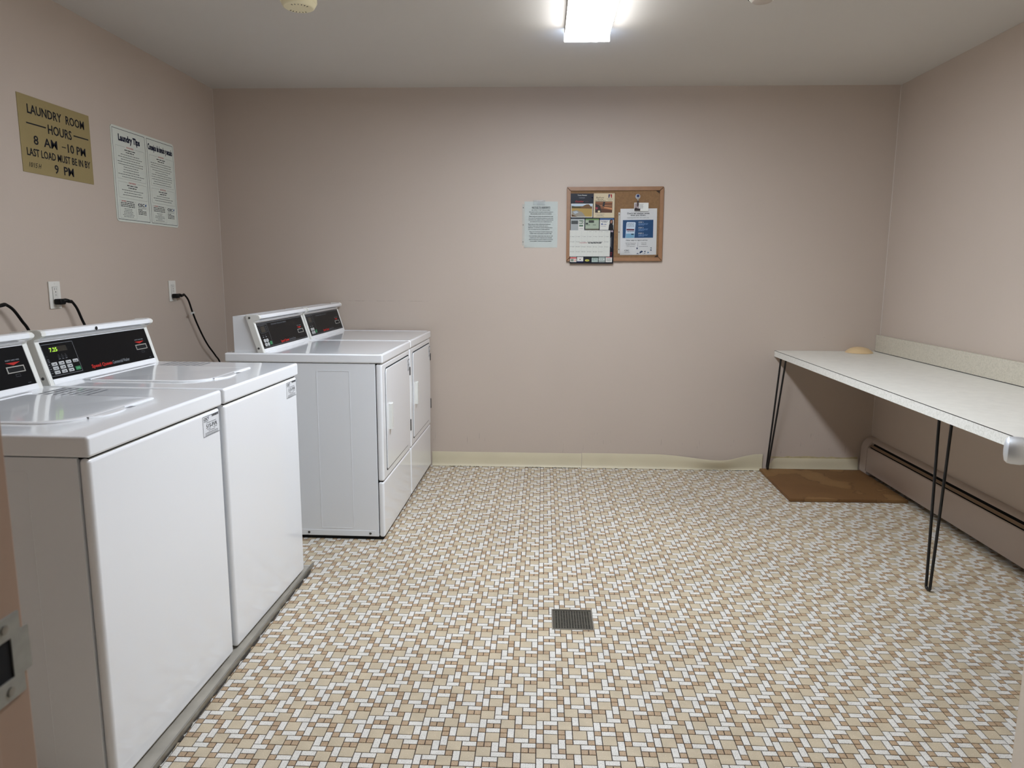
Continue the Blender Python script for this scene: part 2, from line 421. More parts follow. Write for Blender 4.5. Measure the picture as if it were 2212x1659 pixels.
def proj(p):
    d = Vector(p)-Vector((0, 0, EYE)); z = d.dot(fw)
    return (1106+F_PX*d.dot(rr)/z, 829.5-F_PX*d.dot(uu)/z, z) if z > .05 else (-9, -9, 9)
cand = []; rects = []
for i in range(-13, 14):
    for j in range(-10, 17):
        for k, ((tw_, th_), cells) in PAT.items():
            for (cx, cyv) in cells:
                a0 = i*P+cx*Uq+G_/2; a1 = i*P+(cx+tw_)*Uq-G_/2
                b1 = j*P-cyv*Uq-G_/2; b0 = j*P-(cyv+th_)*Uq+G_/2
                x0, y0 = tw(a0, b0); x1, y1 = x0+(a1-a0), y0+(b1-b0)
                if x1 < XL or x0 > XR or y1 < .56 or y0 > YB: continue
                full = True
                X0, X1, Y0, Y1 = max(x0, XL), min(x1, XR), max(y0, .56), min(y1, YB)
                if (X0, X1, Y0, Y1) != (x0, x1, y0, y1): full = False
                if X1-X0 < .002 or Y1-Y0 < .002: continue
                pieces = [(X0, X1, Y0, Y1)]
                if X1 > DR[0] and X0 < DR[1] and Y1 > DR[2] and Y0 < DR[3]:
                    full = False; pieces = []
                    if X0 < DR[0]: pieces.append((X0, DR[0], Y0, Y1))
                    if X1 > DR[1]: pieces.append((DR[1], X1, Y0, Y1))
                    mx0, mx1 = max(X0, DR[0]), min(X1, DR[1])
                    if Y0 < DR[2]: pieces.append((mx0, mx1, Y0, DR[2]))
                    if Y1 > DR[3]: pieces.append((mx0, mx1, DR[3], Y1))
                if full:
                    u_, v_, z_ = proj(((x0+x1)/2, (y0+y1)/2, 0))
                    vis = 20 < u_ < 2190 and 0 < v_ < 1645 and x0 > -.94 and not (x0 > .93 and y1 < 1.5)
                    ar = (x1-x0)*(y1-y0)/z_**3
                    if vis: cand.append((ar, k, x0, y0, x1, y1)); continue
                rects.append((k, pieces))
cand.sort(reverse=True)
for c in cand[300:]: rects.append((c[1], [(c[2], c[4], c[3], c[5])]))
vs, fs, mi = [], [], []
def add_tile(x0, x1, y0, y1, m):
    dz = R_.uniform(-.00018, .00012); n = len(vs); c = .0005
    for (xa, xb, ya, yb, z) in ((x0, x1, y0, y1, -.0024), (x0, x1, y0, y1, -.0005+dz), (x0+c, x1-c, y0+c, y1-c, dz)):
        vs.extend([(xa, ya, z), (xb, ya, z), (xb, yb, z), (xa, yb, z)])
    fs.append((n+8, n+9, n+10, n+11)); mi.append(m)
    for L_ in (0, 4):
        for q in range(4):
            q2 = (q+1) % 4; fs.append((n+L_+q, n+L_+q2, n+L_+4+q2, n+L_+4+q)); mi.append(m)
for k, ps in rects:
    for (a, b, c, d) in ps:
        if b-a > .0015 and d-c > .0015: add_tile(a, b, c, d, MATI[k])
me = bpy.data.meshes.new('tile'); me.from_pydata(vs, [], fs); me.update()
for m_ in TMATS: me.materials.append(m_)
me.polygons.foreach_set('material_index', mi)
tf = link(bpy.data.objects.new('tile', me), floor); tf['kind'] = 'stuff'
tmesh = {}
for k, ((tw_, th_), _) in PAT.items():
    vs, fs, mi = [], [], []; add_tile(-(tw_*Uq-G_)/2, (tw_*Uq-G_)/2, -(th_*Uq-G_)/2, (th_*Uq-G_)/2, 0)
    q = bpy.data.meshes.new('tile'); q.from_pydata(vs, [], fs); q.update(); q.materials.append(TMATS[MATI[k]]); tmesh[k] = q
for (ar, k, x0, y0, x1, y1) in cand[:300]:
    o = bpy.data.objects.new('tile', tmesh[k]); o.location = ((x0+x1)/2, (y0+y1)/2, R_.uniform(-.00015, .0001)); link(o, floor)

# floor drain
dr = empty('floor_drain', ((DR[0]+DR[1])/2, (DR[2]+DR[3])/2, 0), 0, 'square dark metal drain grate set in the mosaic floor', 'drain')
dw, dh_ = (DR[1]-DR[0]), (DR[3]-DR[2])
FR = mat('drain_rim', (168, 166, 158), .3, metal=.9)
ring_prism(bm := NB(), [(-dw/2, -dh_/2), (dw/2, -dh_/2), (dw/2, dh_/2), (-dw/2, dh_/2)], [(-dw/2+.0045, -dh_/2+.0045), (dw/2-.0045, -dh_/2+.0045), (dw/2-.0045, dh_/2-.0045), (-dw/2+.0045, dh_/2-.0045)],
           (0, 0, -.0021), (1, 0, 0), (0, 1, 0), (0, 0, .0032))
obj('rim', bm, FR, dr, smooth=False)
# grate plate built of cells with round holes
GR = mat('drain_plate', (92, 88, 78), .45, metal=.5, var=.12, vscale=50)
bm = NB(); nx = 13; gw, gh = dw-.012, dh_-.012; cw, ch = (gw-.012)/nx, (gh-.012)/nx; zt = -.0006; zb = -.0021
def q4(a, b, c, d, z): bm.faces.new([bm.verts.new((p[0], p[1], z)) for p in (a, b, c, d)])
m0 = .006
q4((-gw/2, -gh/2), (gw/2, -gh/2), (gw/2, -gh/2+m0), (-gw/2, -gh/2+m0), zt); q4((-gw/2, gh/2-m0), (gw/2, gh/2-m0), (gw/2, gh/2), (-gw/2, gh/2), zt)
q4((-gw/2, -gh/2+m0), (-gw/2+m0, -gh/2+m0), (-gw/2+m0, gh/2-m0), (-gw/2, gh/2-m0), zt); q4((gw/2-m0, -gh/2+m0), (gw/2, -gh/2+m0), (gw/2, gh/2-m0), (gw/2-m0, gh/2-m0), zt)
for a in range(nx):
    for b in range(nx):
        cx, cy_ = -gw/2+m0+(a+.5)*cw, -gh/2+m0+(b+.5)*ch; rh = min(cw, ch)*.36
        sq = []; ci = []
        for k in range(8):
            an = PI/4*k+PI/4; s_ = 1/max(abs(math.cos(an)), abs(math.sin(an)))
            sq.append(bm.verts.new((cx+cw/2*s_*math.cos(an), cy_+ch/2*s_*math.sin(an), zt)))
            ci.append((bm.verts.new((cx+rh*math.cos(an), cy_+rh*math.sin(an), zt+.0003)), bm.verts.new((cx+rh*math.cos(an), cy_+rh*math.sin(an), zb))))
        for k in range(8):
            j = (k+1) % 8; bm.faces.new((sq[k], sq[j], ci[j][0], ci[k][0])); bm.faces.new((ci[k][0], ci[j][0], ci[j][1], ci[k][1]))
obj('grate', bm, GR, dr, smooth=False)
bm = NB(); q4((-gw/2, -gh/2), (gw/2, -gh/2), (gw/2, gh/2), (-gw/2, gh/2), -.00205); obj('sump', bm, VOID, dr, smooth=False)

# ------------------------------------------------------------------ ceiling fixture
LENS = mat('lit_lens', (246, 251, 255), .5, emit=LAMP_POWER)
LENS.node_tree.nodes['Principled BSDF'].inputs['Emission Color'].default_value = (.92, 1.0, 1.12, 1)
lt = empty('ceiling_light', (.194, 0, ZC), .0, 'lit white wraparound fluorescent fixture on the ceiling', 'ceiling light')
FIX = mat('fixture_white', (238, 238, 236), .4)
obj('housing', box(NB(), -.1015, .1015, 1.853, 3.550, -.030, -.0005), FIX, lt)
prof = [(-.100, -.0305), (.100, -.0305), (.100, -.048), (.092, -.062), (-.092, -.062), (-.100, -.048)]
bm = NB(); prism(bm, prof, (0, 1.855, 0), (1, 0, 0), (0, 0, 1), (0, 1.693, 0)); 
SIDE = mat('lit_lens_side', (250, 252, 255), .5, emit=22.)
lo = obj('lens', bm, [LENS, SIDE], lt)
for f_ in lo.data.polygons:
    if f_.normal.z > -.9: f_.material_index = 1
END_GLOW = mat('added_end_glow', (190, 210, 240), .5, emit=45.)
for (y0, y1) in ((1.847, 1.855), (3.548, 3.556)):
    bm = NB(); prism(bm, rrect(.212, .0655, .004, 4, 0, -.0330), (0, y0, 0), (1, 0, 0), (0, 0, 1), (0, y1-y0, 0)); obj('end_cap', bm, FIX, lt)

obj('end_glow_plate', box(NB(), -.085, .085, 3.5562, 3.5572, -.060, -.008), END_GLOW, lt, smooth=False)  # added unseen glowing plate, imitates bluish light leaking past the fixture end
# smoke detectors
sd = empty('smoke_detector', (-1.010, 3.118, ZC), 0, 'cream round smoke detector on the ceiling, above the washers side', 'smoke detector')
CR = mat('cream_plastic', (246, 238, 202), .4)
obj('base', lathe(NB(), [(0, 0), (.066, 0), (.066, -.014), (.062, -.016), (0, -.016)], seg=40), CR, sd)
obj('body', lathe(NB(), [(0, -.016), (.073, -.016), (.0735, -.030), (.072, -.033), (.0715, -.034), (.070, -.0345), (.069, -.038), (.062, -.050), (.058, -.0525), (.055, -.053), (.030, -.0535), (0, -.0535)], seg=48), CR, sd)
for k in range(22):
    if 3 <= k % 11 <= 8:
        a = 2*PI*k/22+.4
        obj('vent', box(NB(), -.0012, .0012, -.004, .004, -.0006, .0006), VOID, sd).matrix_local = Matrix.Translation((.046*math.cos(a), .046*math.sin(a), -.0537)) @ Matrix.Rotation(a-PI/2, 4, 'Z')
sd2 = empty('smoke_detector', (.868, 3.125, ZC), 0, 'white round smoke detector with dark slots, right of the ceiling light', 'smoke detector')
WP = mat('detector_white', (240, 240, 232), .4)
obj('body', lathe(NB(), [(0, 0), (.064, 0), (.064, -.012), (.060, -.016), (.050, -.034), (.046, -.0365), (.040, -.037), (0, -.037)], seg=40), WP, sd2)
obj('cap', lathe(NB(), [(0, -.037), (.040, -.037), (.0385, -.043), (.034, -.0445), (0, -.0445)], seg=36), mat('detector_cap', (196, 186, 176), .4), sd2)
for k in range(16):
    a = 2*PI*k/16; ca, sa = math.cos(a), math.sin(a)
    o = obj('vent', box(NB(), -.0012, .0022, -.0055, .0055, -.005, .005), VOID, sd2)
    o.matrix_local = Matrix.Translation((.0553*ca, .0553*sa, -.0255)) @ Matrix.Rotation(a, 4, 'Z') @ Matrix.Rotation(math.radians(30), 4, 'Y')

# ------------------------------------------------------------------ laundry machines
# local frame: front plane x=0 facing +x, width along y, up z
def machine_print_sticker(parent, O, w_, h_):
    st = NB(); prism(st, rrect(w_, h_, .005, 4, w_/2, h_/2), O, (0, 1, 0), (0, 0, 1), (.0005, 0, 0))
    s_ = obj('label_sticker', st, ink((222, 224, 226), .35), parent, smooth=False)
    p = Print((O[0]+.0005, O[1], O[2]), (0, 1, 0), (0, 0, 1), s_, .0002)
    t_ = .0013
    p.frame(.002, .002, w_-.002, h_-.002, t_, INK)
    p.text('CSC', w_*.07, h_*.78, h_*.13, INK, width=w_*.24, bold=.03); p.rect(w_*.33, h_*.80, w_*.36, h_*.93, ink((40, 60, 100)))
    p.greek(w_*.07, h_*.72, w_*.27, h_*.04, INKG, 1)
    for k in range(22): p.rect(w_*(.55+.018*k), h_*.86, w_*(.55+.018*k+R_.choice((.008, .012))), h_*.95, INK)
    p.greek(w_*.22, h_*.64, w_*.58, h_*.035, INK, 2)
    p.text('515-FVR', w_*.2, h_*.40, h_*.19, INK, width=w_*.64, bold=.012)
    p.greek(w_*.24, h_*.33, w_*.2, h_*.035, INK, 3); p.greek(w_*.62, h_*.34, w_*.22, h_*.035, INK, 4)
    p.text('1-877-264-6622', w_*.32, h_*.24, h_*.06, INK, width=w_*.38)
    p.greek(w_*.12, h_*.17, w_*.76, h_*.035, INK, 5); p.greek(w_*.12, h_*.11, w_*.76, h_*.035, INKG, 6); p.greek(w_*.12, h_*.065, w_*.76, h_*.03, INKG, 7)
    p.build()

FB = Vector((0, 0, 0))
def console(root, w_, zt, xb, box_depth, kind):
    """console standing on the top: face bottom edge at x=xb, z=zt"""
    nose = [(-.043, .141), (-.041, .147), (-.024, .153), (-.015, .160), (-.014, .168), (-.019, .175), (-.030, .179)]
    base = [(0, 0)]+nose
    bm = NB(); prism(bm, [(-box_depth, 0), (-.012, 0), (-.055, .136), (-.052, .150), (-.034, .157), (-.028, .168), (-.038, .1735), (-box_depth, .170)], (xb, -w_/2+.012, zt), (1, 0, 0), (0, 0, 1), (0, w_-.024, 0))
    obj('console_body', bm, ENAMEL2, root)
    for s_ in (-1, 1):
        y0 = -w_/2 if s_ < 0 else w_/2-.020
        bm = NB(); prism(bm, base+[(-.080, .177), (-.080, .165), (-.030, 0)], (xb, y0, zt), (1, 0, 0), (0, 0, 1), (0, .020, 0))
        bmesh.ops.bevel(bm, geom=[e for e in bm.edges if abs(e.verts[0].co.y-e.verts[1].co.y) < 1e-6 and e.calc_length() > .01 and abs(e.verts[0].co.y-(y0 if s_ < 0 else y0+.020)) < 1e-5], offset=.0022, segments=2, affect='EDGES')
        e_ = obj('end_cap', bm, PLASTIC, root, wn=True)
        for (ux, uz) in ((-.062, .164), (-.024, .022)):
            obj('screw', lathe(NB(), [(0, 0), (.0052, 0), (.0052, .001), (.004, .0022), (0, .0022)], (xb+ux, y0 if s_ < 0 else y0+.020, zt+uz), (0, s_, 0), 14), mat('screw_grey', (90, 90, 88), .4, metal=.8), e_)
    # overhanging rail along the top
    bm = NB(); prism(bm, nose+[(-.052, .176), (-.052, .145)], (xb, -w_/2+.020, zt), (1, 0, 0), (0, 0, 1), (0, w_-.040, 0)); obj('top_rail', bm, ENAMEL, root)
    # sloped face
    U = Vector((0, 1, 0)); V = Vector((-.043, 0, .141)).normalized(); Nn = U.cross(V); Ls = math.hypot(.043, .141)
    O = Vector((xb, -w_/2+.020, zt)); wi = w_-.040
    bm = NB(); prism(bm, [(0, 0), (wi, 0), (wi, Ls), (0, Ls)], O-Nn*.010, U, V, Nn*.0085); obj('face_frame', bm, ENAMEL, root, smooth=False)
    pb0, pb1 = .018, Ls-.004
    bm = NB(); prism(bm, [(.002, pb0), (wi-.002, pb0), (wi-.002, pb1), (.002, pb1)], O-Nn*.0015, U, V, Nn*.0012); cp = obj('control_panel', bm, PANELB, root, smooth=False)
    obj('lower_trim', prism(NB(), [(0, .0), (wi, .0), (wi, .0175), (0, .0175)], O-Nn*.0015, U, V, Nn*.0025), ENAMEL, root, smooth=False)
    p = Print(O+V*pb0-Nn*.0003, U, V, cp, .0003); H = pb1-pb0; Wd = wi
    LG = ink((150, 154, 160)); LG2 = ink((110, 114, 120))
    PO = O+V*pb0
    def knob_rect(u, v, w2, h2, m, nm='button', dp=.0014, r=.0018):
        b_ = NB(); prism(b_, rrect(w2, h2, r, 3, u+w2/2, v+h2/2), PO-Nn*.0003, U, V, Nn*dp); return obj(nm, b_, m, cp, smooth=False)
    BTN = mat('button_grey', (188, 190, 190), .45); GRN = mat('button_green', (40, 120, 74), .45); RED = ink((172, 40, 34))
    if kind == 'washer':
        p.frame(-.002+.004, H*.07, .156, H*.93, .0008, LG, layer=1)
        knob_rect(.030, H*.70, .088, H*.145, mat('display_glass', (30, 28, 22), .25), 'display', .0006, .001)
        GL = mat('display_digits', (170, 230, 60), .4, emit=.75)
        p.text('7.25', .034, H*.715, H*.11, GL, width=.036, bold=.01, name='display_digits', layer=4)
        for k in range(3):
            p.rect(.066+.017*k, H*.60, .0675+.017*k, H*.62, LG2); p.frame(.063+.017*k, H*.53, .071+.017*k, H*.58, .0005, LG2, 'lettering'); p.greek(.062+.017*k, H*.49, .010, .0024, LG, k)
        p.rect(.012, H*.60, .0135, H*.615, LG2); p.greek(.008, H*.52, .009, .003, LG2, 6); p.greek(.008, H*.48, .010, .003, LG2, 7); p.greek(.008, H*.44, .010, .003, LG2, 8)
        for r_ in range(3):
            v = H*(.345-.115*r_)
            p.greek(.006, v+.004, .008, .0028, LG, 20+r_)
            if r_: p.rect(.004, v+H*.098, .120, v+H*.103, LG2)
            for c_ in range(3):
                b_ = knob_rect(.020+.0345*c_, v, .0255, H*.085, BTN)
                pp = Print(PO+Nn*.0011, U, V, b_, .0002); pp.text('0', .0225+.0345*c_, v+H*.02, H*.045, INK, width=.0035); pp.greek(.029+.0345*c_, v+H*.027, .013, .0042, INK, 30+r_*3+c_); pp.build()
        b_ = knob_rect(.1245, H*.345, .0255, H*.085, BTN); pp = Print(PO+Nn*.0011, U, V, b_, .0002); pp.greek(.127, H*.385, .020, .003, INK, 50); pp.greek(.127, H*.357, .020, .003, INK, 51); pp.build()
        b_ = knob_rect(.1245, H*.12, .0255, H*.10, GRN); pp = Print(PO+Nn*.0011, U, V, b_, .0002); pp.greek(.128, H*.165, .018, .0026, ink((120, 190, 150)), 52); pp.build()
        p.text('Speed Queen', .208, H*.085, .0125, RED, width=.117, bold=.035)
        p.text('Commercial Washer', .330, H*.085, .0125, LG, width=.104)
        sx, sw, sv = .500, .073, H*.335
    else:
        k_ = Wd/.60
        p.rect(.004, H*.955, Wd-.004, H*.962, LG); p.rect(.004, H*.04, Wd-.004, H*.047, LG); p.rect(.118, H*.09, .119, H*.91, LG); p.rect(.004, H*.905, .119, H*.911, LG)
        p.rect(Wd-.012, H*.06, Wd-.0112, H*.92, LG2)
        knob_rect(.030, H*.62, .050, H*.22, mat('display_glass', (30, 28, 22), .25), 'display', .0006, .001)
        p.frame(.026, H*.585, .086, H*.875, .0007, LG2)
        for q in range(4): p.greek(.012, H*(.62+.06*q), .009, .003, LG2, 60+q); p.greek(.094, H*(.62+.06*q), .012, .003, LG2, 70+q)
        for q in range(2): p.greek(.030+.03*q, H*.49, .010, .004, LG2, 80+q); p.greek(.028+.032*q, H*.42, .014, .005, LG, 84+q)
        for r_ in range(2):
            for c_ in range(2):
                b_ = knob_rect(.024+.030*c_, H*(.23-.15*r_), .024, H*.125, BTN, r=.006)
                pp = Print(PO+Nn*.0011, U, V, b_, .0002); pp.text('S' if (r_+c_) % 2 else 'O', .0305+.030*c_, H*(.26-.15*r_), .0075, INK, width=.010); pp.build()
        knob_rect(.086, H*.10, .026, H*.14, GRN, r=.007)
        p.text('PERMANENT PRESS & ALL FABRICS', .170, H*.84, .0065, LG2, width=.20)
        p.text('Speed Queen', .225, H*.085, .0125, RED, width=.110, bold=.035)
        p.text('Commercial Dryer', .340, H*.085, .0125, LG2, width=.090)
        sx, sw, sv = .492, .080, H*.27
    # card slot
    p.text('INSERT CARD HERE', sx+sw/2, sv+.040, .0042, LG, width=sw*.78, align='c')
    p.poly([(sx+sw*.06, sv+.035), (sx+sw*.90, sv+.035), (sx+sw*.48, sv+.026)], RED, 'arrow')
    cs = NB(); ring_prism(cs, [(sx, sv+.002), (sx+sw, sv+.002), (sx+sw, sv+.0225), (sx, sv+.0225)], [(sx+.0035, sv+.0045), (sx+sw-.0035, sv+.0045), (sx+sw-.0035, sv+.0195), (sx+.0035, sv+.0195)], PO-Nn*.0003, U, V, Nn*.0022)
    co = obj('card_slot', cs, mat('slot_bezel', (178, 176, 170), .35, metal=.4), cp, smooth=False)
    p.rect(sx+.0035, sv+.0045, sx+sw-.0035, sv+.0195, VOID, 'slot_opening')
    p.frame(sx+sw*.40, sv-.011, sx+sw*.66, sv-.003, .0005, LG2, 'lettering'); p.greek(Wd-.035, H*.05, .014, .0025, LG2, 9)
    p.build()

def grid_raise(bm, outline_fn): pass

def washer(w_=.655, T=.8940, D=.745):
    root = empty('washing_machine', (0, 0, 0))
    hw = w_/2; zb = .0055; lidb = T-.0505
    b = NB(); box(b, -D+.012, -.031, -hw+.006, hw-.006, zb, lidb-.002, .003, 2); obj('cabinet', b, ENAMEL2, root, wn=True)
    b = NB(); box(b, -.029, -.002, -hw+.006, hw-.006, zb, lidb-.003, .012, 4); obj('front_panel', b, ENAMEL, root, wn=True)
    b = NB(); box(b, -D+.02, -.008, -hw+.014, hw-.014, lidb-.006, lidb+.002); obj('gap_liner', b, VOID, root, smooth=False)
    for s_ in (-1, 1):
        b = NB(); y = s_*(hw-.006)
        ring_prism(b, rrect(.335, .755, .008, 3, -.320, .430), rrect(.331, .751, .006, 3, -.320, .430), (0, y, 0), (1, 0, 0), (0, 0, 1), (0, s_*.0009, 0)); obj('side_emboss', b, ENAMEL2, root, smooth=False)
    # pressed top with raised rim
    b = NB(); box(b, -D, .004, -hw, hw, lidb, T, .0085, 4); obj('top_panel', b, ENAMEL, root, wn=True)
    # lid: rounded slab, softly crowned
    lx, ly, lh = .400, .385, .0055
    out = rrect(lx, ly, .07, 8, -.118-lx/2, -.0225, rs=(.02, .012, .012, .10))
    # rs order: (+x,+y) (-x,+y) (-x,-y) (+x,-y)
    b = NB(); cx0, cy0 = -.118-lx/2, -.0225
    lv = []
    for (k_, z_) in ((1.0, 0.0), (1.0, lh*.45), (.985, lh*.9), (.965, lh), (.90, lh*.93), (.0, lh*.86)):
        if k_ == 0: lv.append([b.verts.new((cx0, cy0, T+z_))])
        else: lv.append([b.verts.new((cx0+(p[0]-cx0)*k_, cy0+(p[1]-cy0)*k_, T+z_)) for p in out])
    n = len(out)
    for i in range(len(lv)-1):
        for k in range(n):
            j = (k+1) % n
            if len(lv[i+1]) == 1: b.faces.new((lv[i][k], lv[i][j], lv[i+1][0]))
            else: b.faces.new((lv[i][k], lv[i][j], lv[i+1][j], lv[i+1][k]))
    bmesh.ops.recalc_face_normals(b, faces=b.faces[:]); lid = obj('lid', b, ENAMEL, root)
    # scooped finger grip on the front edge of the lid
    b = NB(); hy0, hy1 = -.140, .012; rows = []
    for i in range(13):
        y = hy0+(hy1-hy0)*i/12; s_ = max(0, math.sin(PI*i/12))**.55
        rows.append([b.verts.new((-.128, y, T+lh*.8)), b.verts.new((-.118+.012*s_, y, T+lh*.95)), b.verts.new((-.118+.026*s_, y, T+.0034*s_+.0008)), b.verts.new((-.118+.030*s_, y, T+.0002))])
    for i in range(12):
        for k in range(3): b.faces.new((rows[i][k], rows[i+1][k], rows[i+1][k+1], rows[i][k+1]))
    bmesh.ops.recalc_face_normals(b, faces=b.faces[:])
    obj('grip', b, ENAMEL, lid)
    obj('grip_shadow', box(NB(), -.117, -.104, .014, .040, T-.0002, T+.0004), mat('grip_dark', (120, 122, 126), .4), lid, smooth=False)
    # hinge strip behind the lid and the faded instruction print
    obj('hinge_strip', box(NB(), -.548, -.522, -.20, .20, T-.001, T+.007, .003, 3), ENAMEL, root, wn=True)
    p = Print((0, 0, T), (0, 1, 0), (-1, 0, 0), root, .0003)
    for q in range(7): p.greek(.176+.004*q, .345+.026*q, .125, .012, ink((120, 122, 126)), 90+q)
    for q in range(3): p.greek(-.19, .535+.012*q, .33, .007, ink((150, 154, 158)), 190+q)
    p.build()
    console(root, w_-.014, T, -.578, .085, 'washer')
    hl = lathe(NB(), [(0, .0), (.006, 0), (.007, .001), (.005, .0018), (0, .0018)], (-.578-.0135, -.045, T+.165), (1, 0, .1), 16); obj('lock_hole', hl, VOID, root)
    machine_print_sticker(root, (-.002, hw-.122, T-.130), .108, .066)
    for sx in (-.08, -D+.08):
        for s_ in (-1, 1): obj('foot', lathe(NB(), [(0, 0), (.022, 0), (.022, .008), (.008, .010), (.008, .02), (0, .02)], (sx, s_*(hw-.06), 0), seg=16), BLACK, root)
    return root

def dryer(w_=.664, T=.8995, D=.745):
    root = empty('clothes_dryer', (0, 0, 0))
    hw = w_/2; zb = .016; lidb = T-.0425; e = .003
    b = NB(); box(b, -D+.012, -.033, -hw+.004, hw-.004, zb, lidb-.002, .003, 2); obj('cabinet', b, ENAMEL2, root, wn=True)
    b = NB(); box(b, -.031, -.002, -hw+.004, hw-.004, .292, lidb-.003, .010, 4); fp = obj('front_panel', b, ENAMEL, root, wn=True)
    b = NB(); box(b, -.031, -.004, -hw+.004, hw-.004, .014, .288, .010, 4); obj('lower_panel', b, ENAMEL, root, wn=True)
    b = NB(); box(b, -.06, -.010, -hw+.010, hw-.010, .03, lidb+.002); obj('gap_liner', b, VOID, root, smooth=False)
    obj('toe_shade', box(NB(), -D+.02, -.014, -hw+.012, hw-.012, .001, .0145), VOID, root, smooth=False)  # black box under the dryer, stands in for the shadow there
    b = NB(); box(b, -D, .004, -hw, hw, lidb, T, .0075, 4); obj('top_panel', b, ENAMEL, root, wn=True)
    # shallow inset of the top surface: raised rim
    b = NB(); ring_prism(b, rrect(D-.010, w_-.010, .012, 4, -D/2+.002, 0), rrect(D-.034, w_-.034, .016, 4, -D/2+.002, 0), (0, 0, T-.0008), (1, 0, 0), (0, 1, 0), (0, 0, .0022)); obj('top_rim', b, ENAMEL, root)
    for s_ in (-1, 1):
        y = s_*(hw-.004)
        b = NB(); ring_prism(b, rrect(.158, .766, .008, 3, -.233, .439), rrect(.154, .762, .006, 3, -.233, .439), (0, y, 0), (1, 0, 0), (0, 0, 1), (0, s_*.0010, 0)); obj('side_emboss', b, ENAMEL2, root, smooth=False)
        b = NB(); box(b, -.70, -.050, min(y, y+s_*.0014), max(y, y+s_*.0014), zb+.003, zb+.030, .0006, 1); lr = obj('lower_rail', b, ENAMEL2, root)
        for x in (-.075, -.375): obj('screw', lathe(NB(), [(0, 0), (.006, 0), (.006, .0012), (.004, .003), (0, .003)], (x, y+s_*.0012, zb+.016), (0, s_, 0), 14), mat('screw_grey', (90, 90, 88), .4, metal=.8), lr)
    # door with groove around it
    dy0, dy1, dz0, dz1 = -hw+.070, hw-.030, .334, .822
    o_ = rrect(dy1-dy0+.010, dz1-dz0+.012, .03, 6, (dy0+dy1)/2, (dz0+dz1)/2, rs=(.028, .028, .012, .075))
    b = NB(); prism(b, o_, (-.0022, 0, 0), (0, 1, 0), (0, 0, 1), (.0008, 0, 0)); obj('door_gasket', b, VOID, root, smooth=False)
    i_ = rrect(dy1-dy0, dz1-dz0, .03, 8, (dy0+dy1)/2, (dz0+dz1)/2, rs=(.026, .026, .010, .072))
    b = NB(); prism(b, i_, (-.0022, 0, 0), (0, 1, 0), (0, 0, 1), (.0052, 0, 0))
    bmesh.ops.bevel(b, geom=[e_ for e_ in b.edges if all(v.co.x > .0025 for v in e_.verts)], offset=.002, segments=2, affect='EDGES')
    dl = obj('door', b, ENAMEL, root, wn=True)
    b = NB(); yh = dy0+.042
    prism(b, [(0, 0), (.0, .034), (.009, .032), (.015, .025), (.0165, .012), (.015, 0)], (.003, yh, .523), (1, 0, 0), (0, 1, 0), (0, 0, .125))
    box(b, .003, .013, yh+.046, yh+.056, .529, .648, .003, 2)
    obj('handle', b, PLASTIC, dl)
    obj('handle_recess', box(NB(), .0031, .0036, yh+.033, yh+.047, .532, .646), mat('recess_grey', (150, 152, 152), .5), dl, smooth=False)
    for (z0, z1) in ((.711, .757), (.398, .462)):
        b = NB(); box(b, -.001, .0055, dy1+.001, dy1+.013, z0, z1, .0015, 2); obj('hinge', b, BLACK, dl)
    machine_print_sticker(dl, (.0032, dy1-.062, .742), .058, .066)
    console(root, w_-.012, T, -.556, .146, 'dryer')
    for sx in (-.08, -D+.08):
        for s_ in (-1, 1): obj('foot', lathe(NB(), [(0, 0), (.022, 0), (.022, .008), (.008, .010), (.008, .02), (0, .02)], (sx, s_*(hw-.06), 0), seg=16), BLACK, root)
    return root

TRAY = .0160
w1 = washer(); w1.location = (-1.0205, 1.8755, TRAY); w1.rotation_euler = (0, 0, -.024)
tag(w1, 'white top-loading washer nearest the doorway, cut off by the left picture edge', 'washing machine', 'white coin-op washers on the tray')
w2 = copy_tree(w1); w2.location = (-1.0045, 2.5480, TRAY)
tag(w2, 'second white top-loading washer, far one, its lit green price display in full view', 'washing machine', 'white coin-op washers on the tray')
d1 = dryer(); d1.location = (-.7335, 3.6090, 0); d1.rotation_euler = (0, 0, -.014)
tag(d1, 'white front-loading dryer showing its whole side panel, nearer of the two dryers', 'clothes dryer', 'white dryers at the back wall')
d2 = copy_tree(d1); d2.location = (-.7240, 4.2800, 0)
tag(d2, 'white front-loading dryer in the corner against the back wall', 'clothes dryer', 'white dryers at the back wall')

tr = empty('washer_tray', (0, 0, 0), 0, 'low grey metal drip tray edge under the two washers', 'tray')
b = NB(); prism(b, [(-1.775, 1.52), (-.9900, 1.52), (-.9900, 2.925), (-1.745, 2.925)], (0, 0, .0008), (1, 0, 0), (0, 1, 0), (0, 0, .0148)); obj('pan', b, mat('tray_grey', (172, 166, 154), .3, metal=.25, var=.15, vscale=12), tr, smooth=False)
b = NB(); box(b, -.9925, -.9865, 1.52, 2.955, .0006, .0200, .0012, 2); obj('front_lip', b, GREYM, tr)
SEAL = mat('dirty_sealant', (58, 52, 46), .8, var=.4, vscale=60)
bm = NB(); Rn = random.Random(3); yy = 1.55
while yy < 2.92:
    ln_ = Rn.uniform(.03, .12); wq = Rn.uniform(.002, .007); prism(bm, [(0, 0), (wq, .15*ln_), (wq*.8, .8*ln_), (0, ln_)], (-.9866, yy, .0002), (1, 0, 0), (0, 1, 0), (0, 0, .0018)); yy += ln_*1.05
so = obj('sealant', bm, SEAL, tr, smooth=False); so['kind'] = 'stuff'

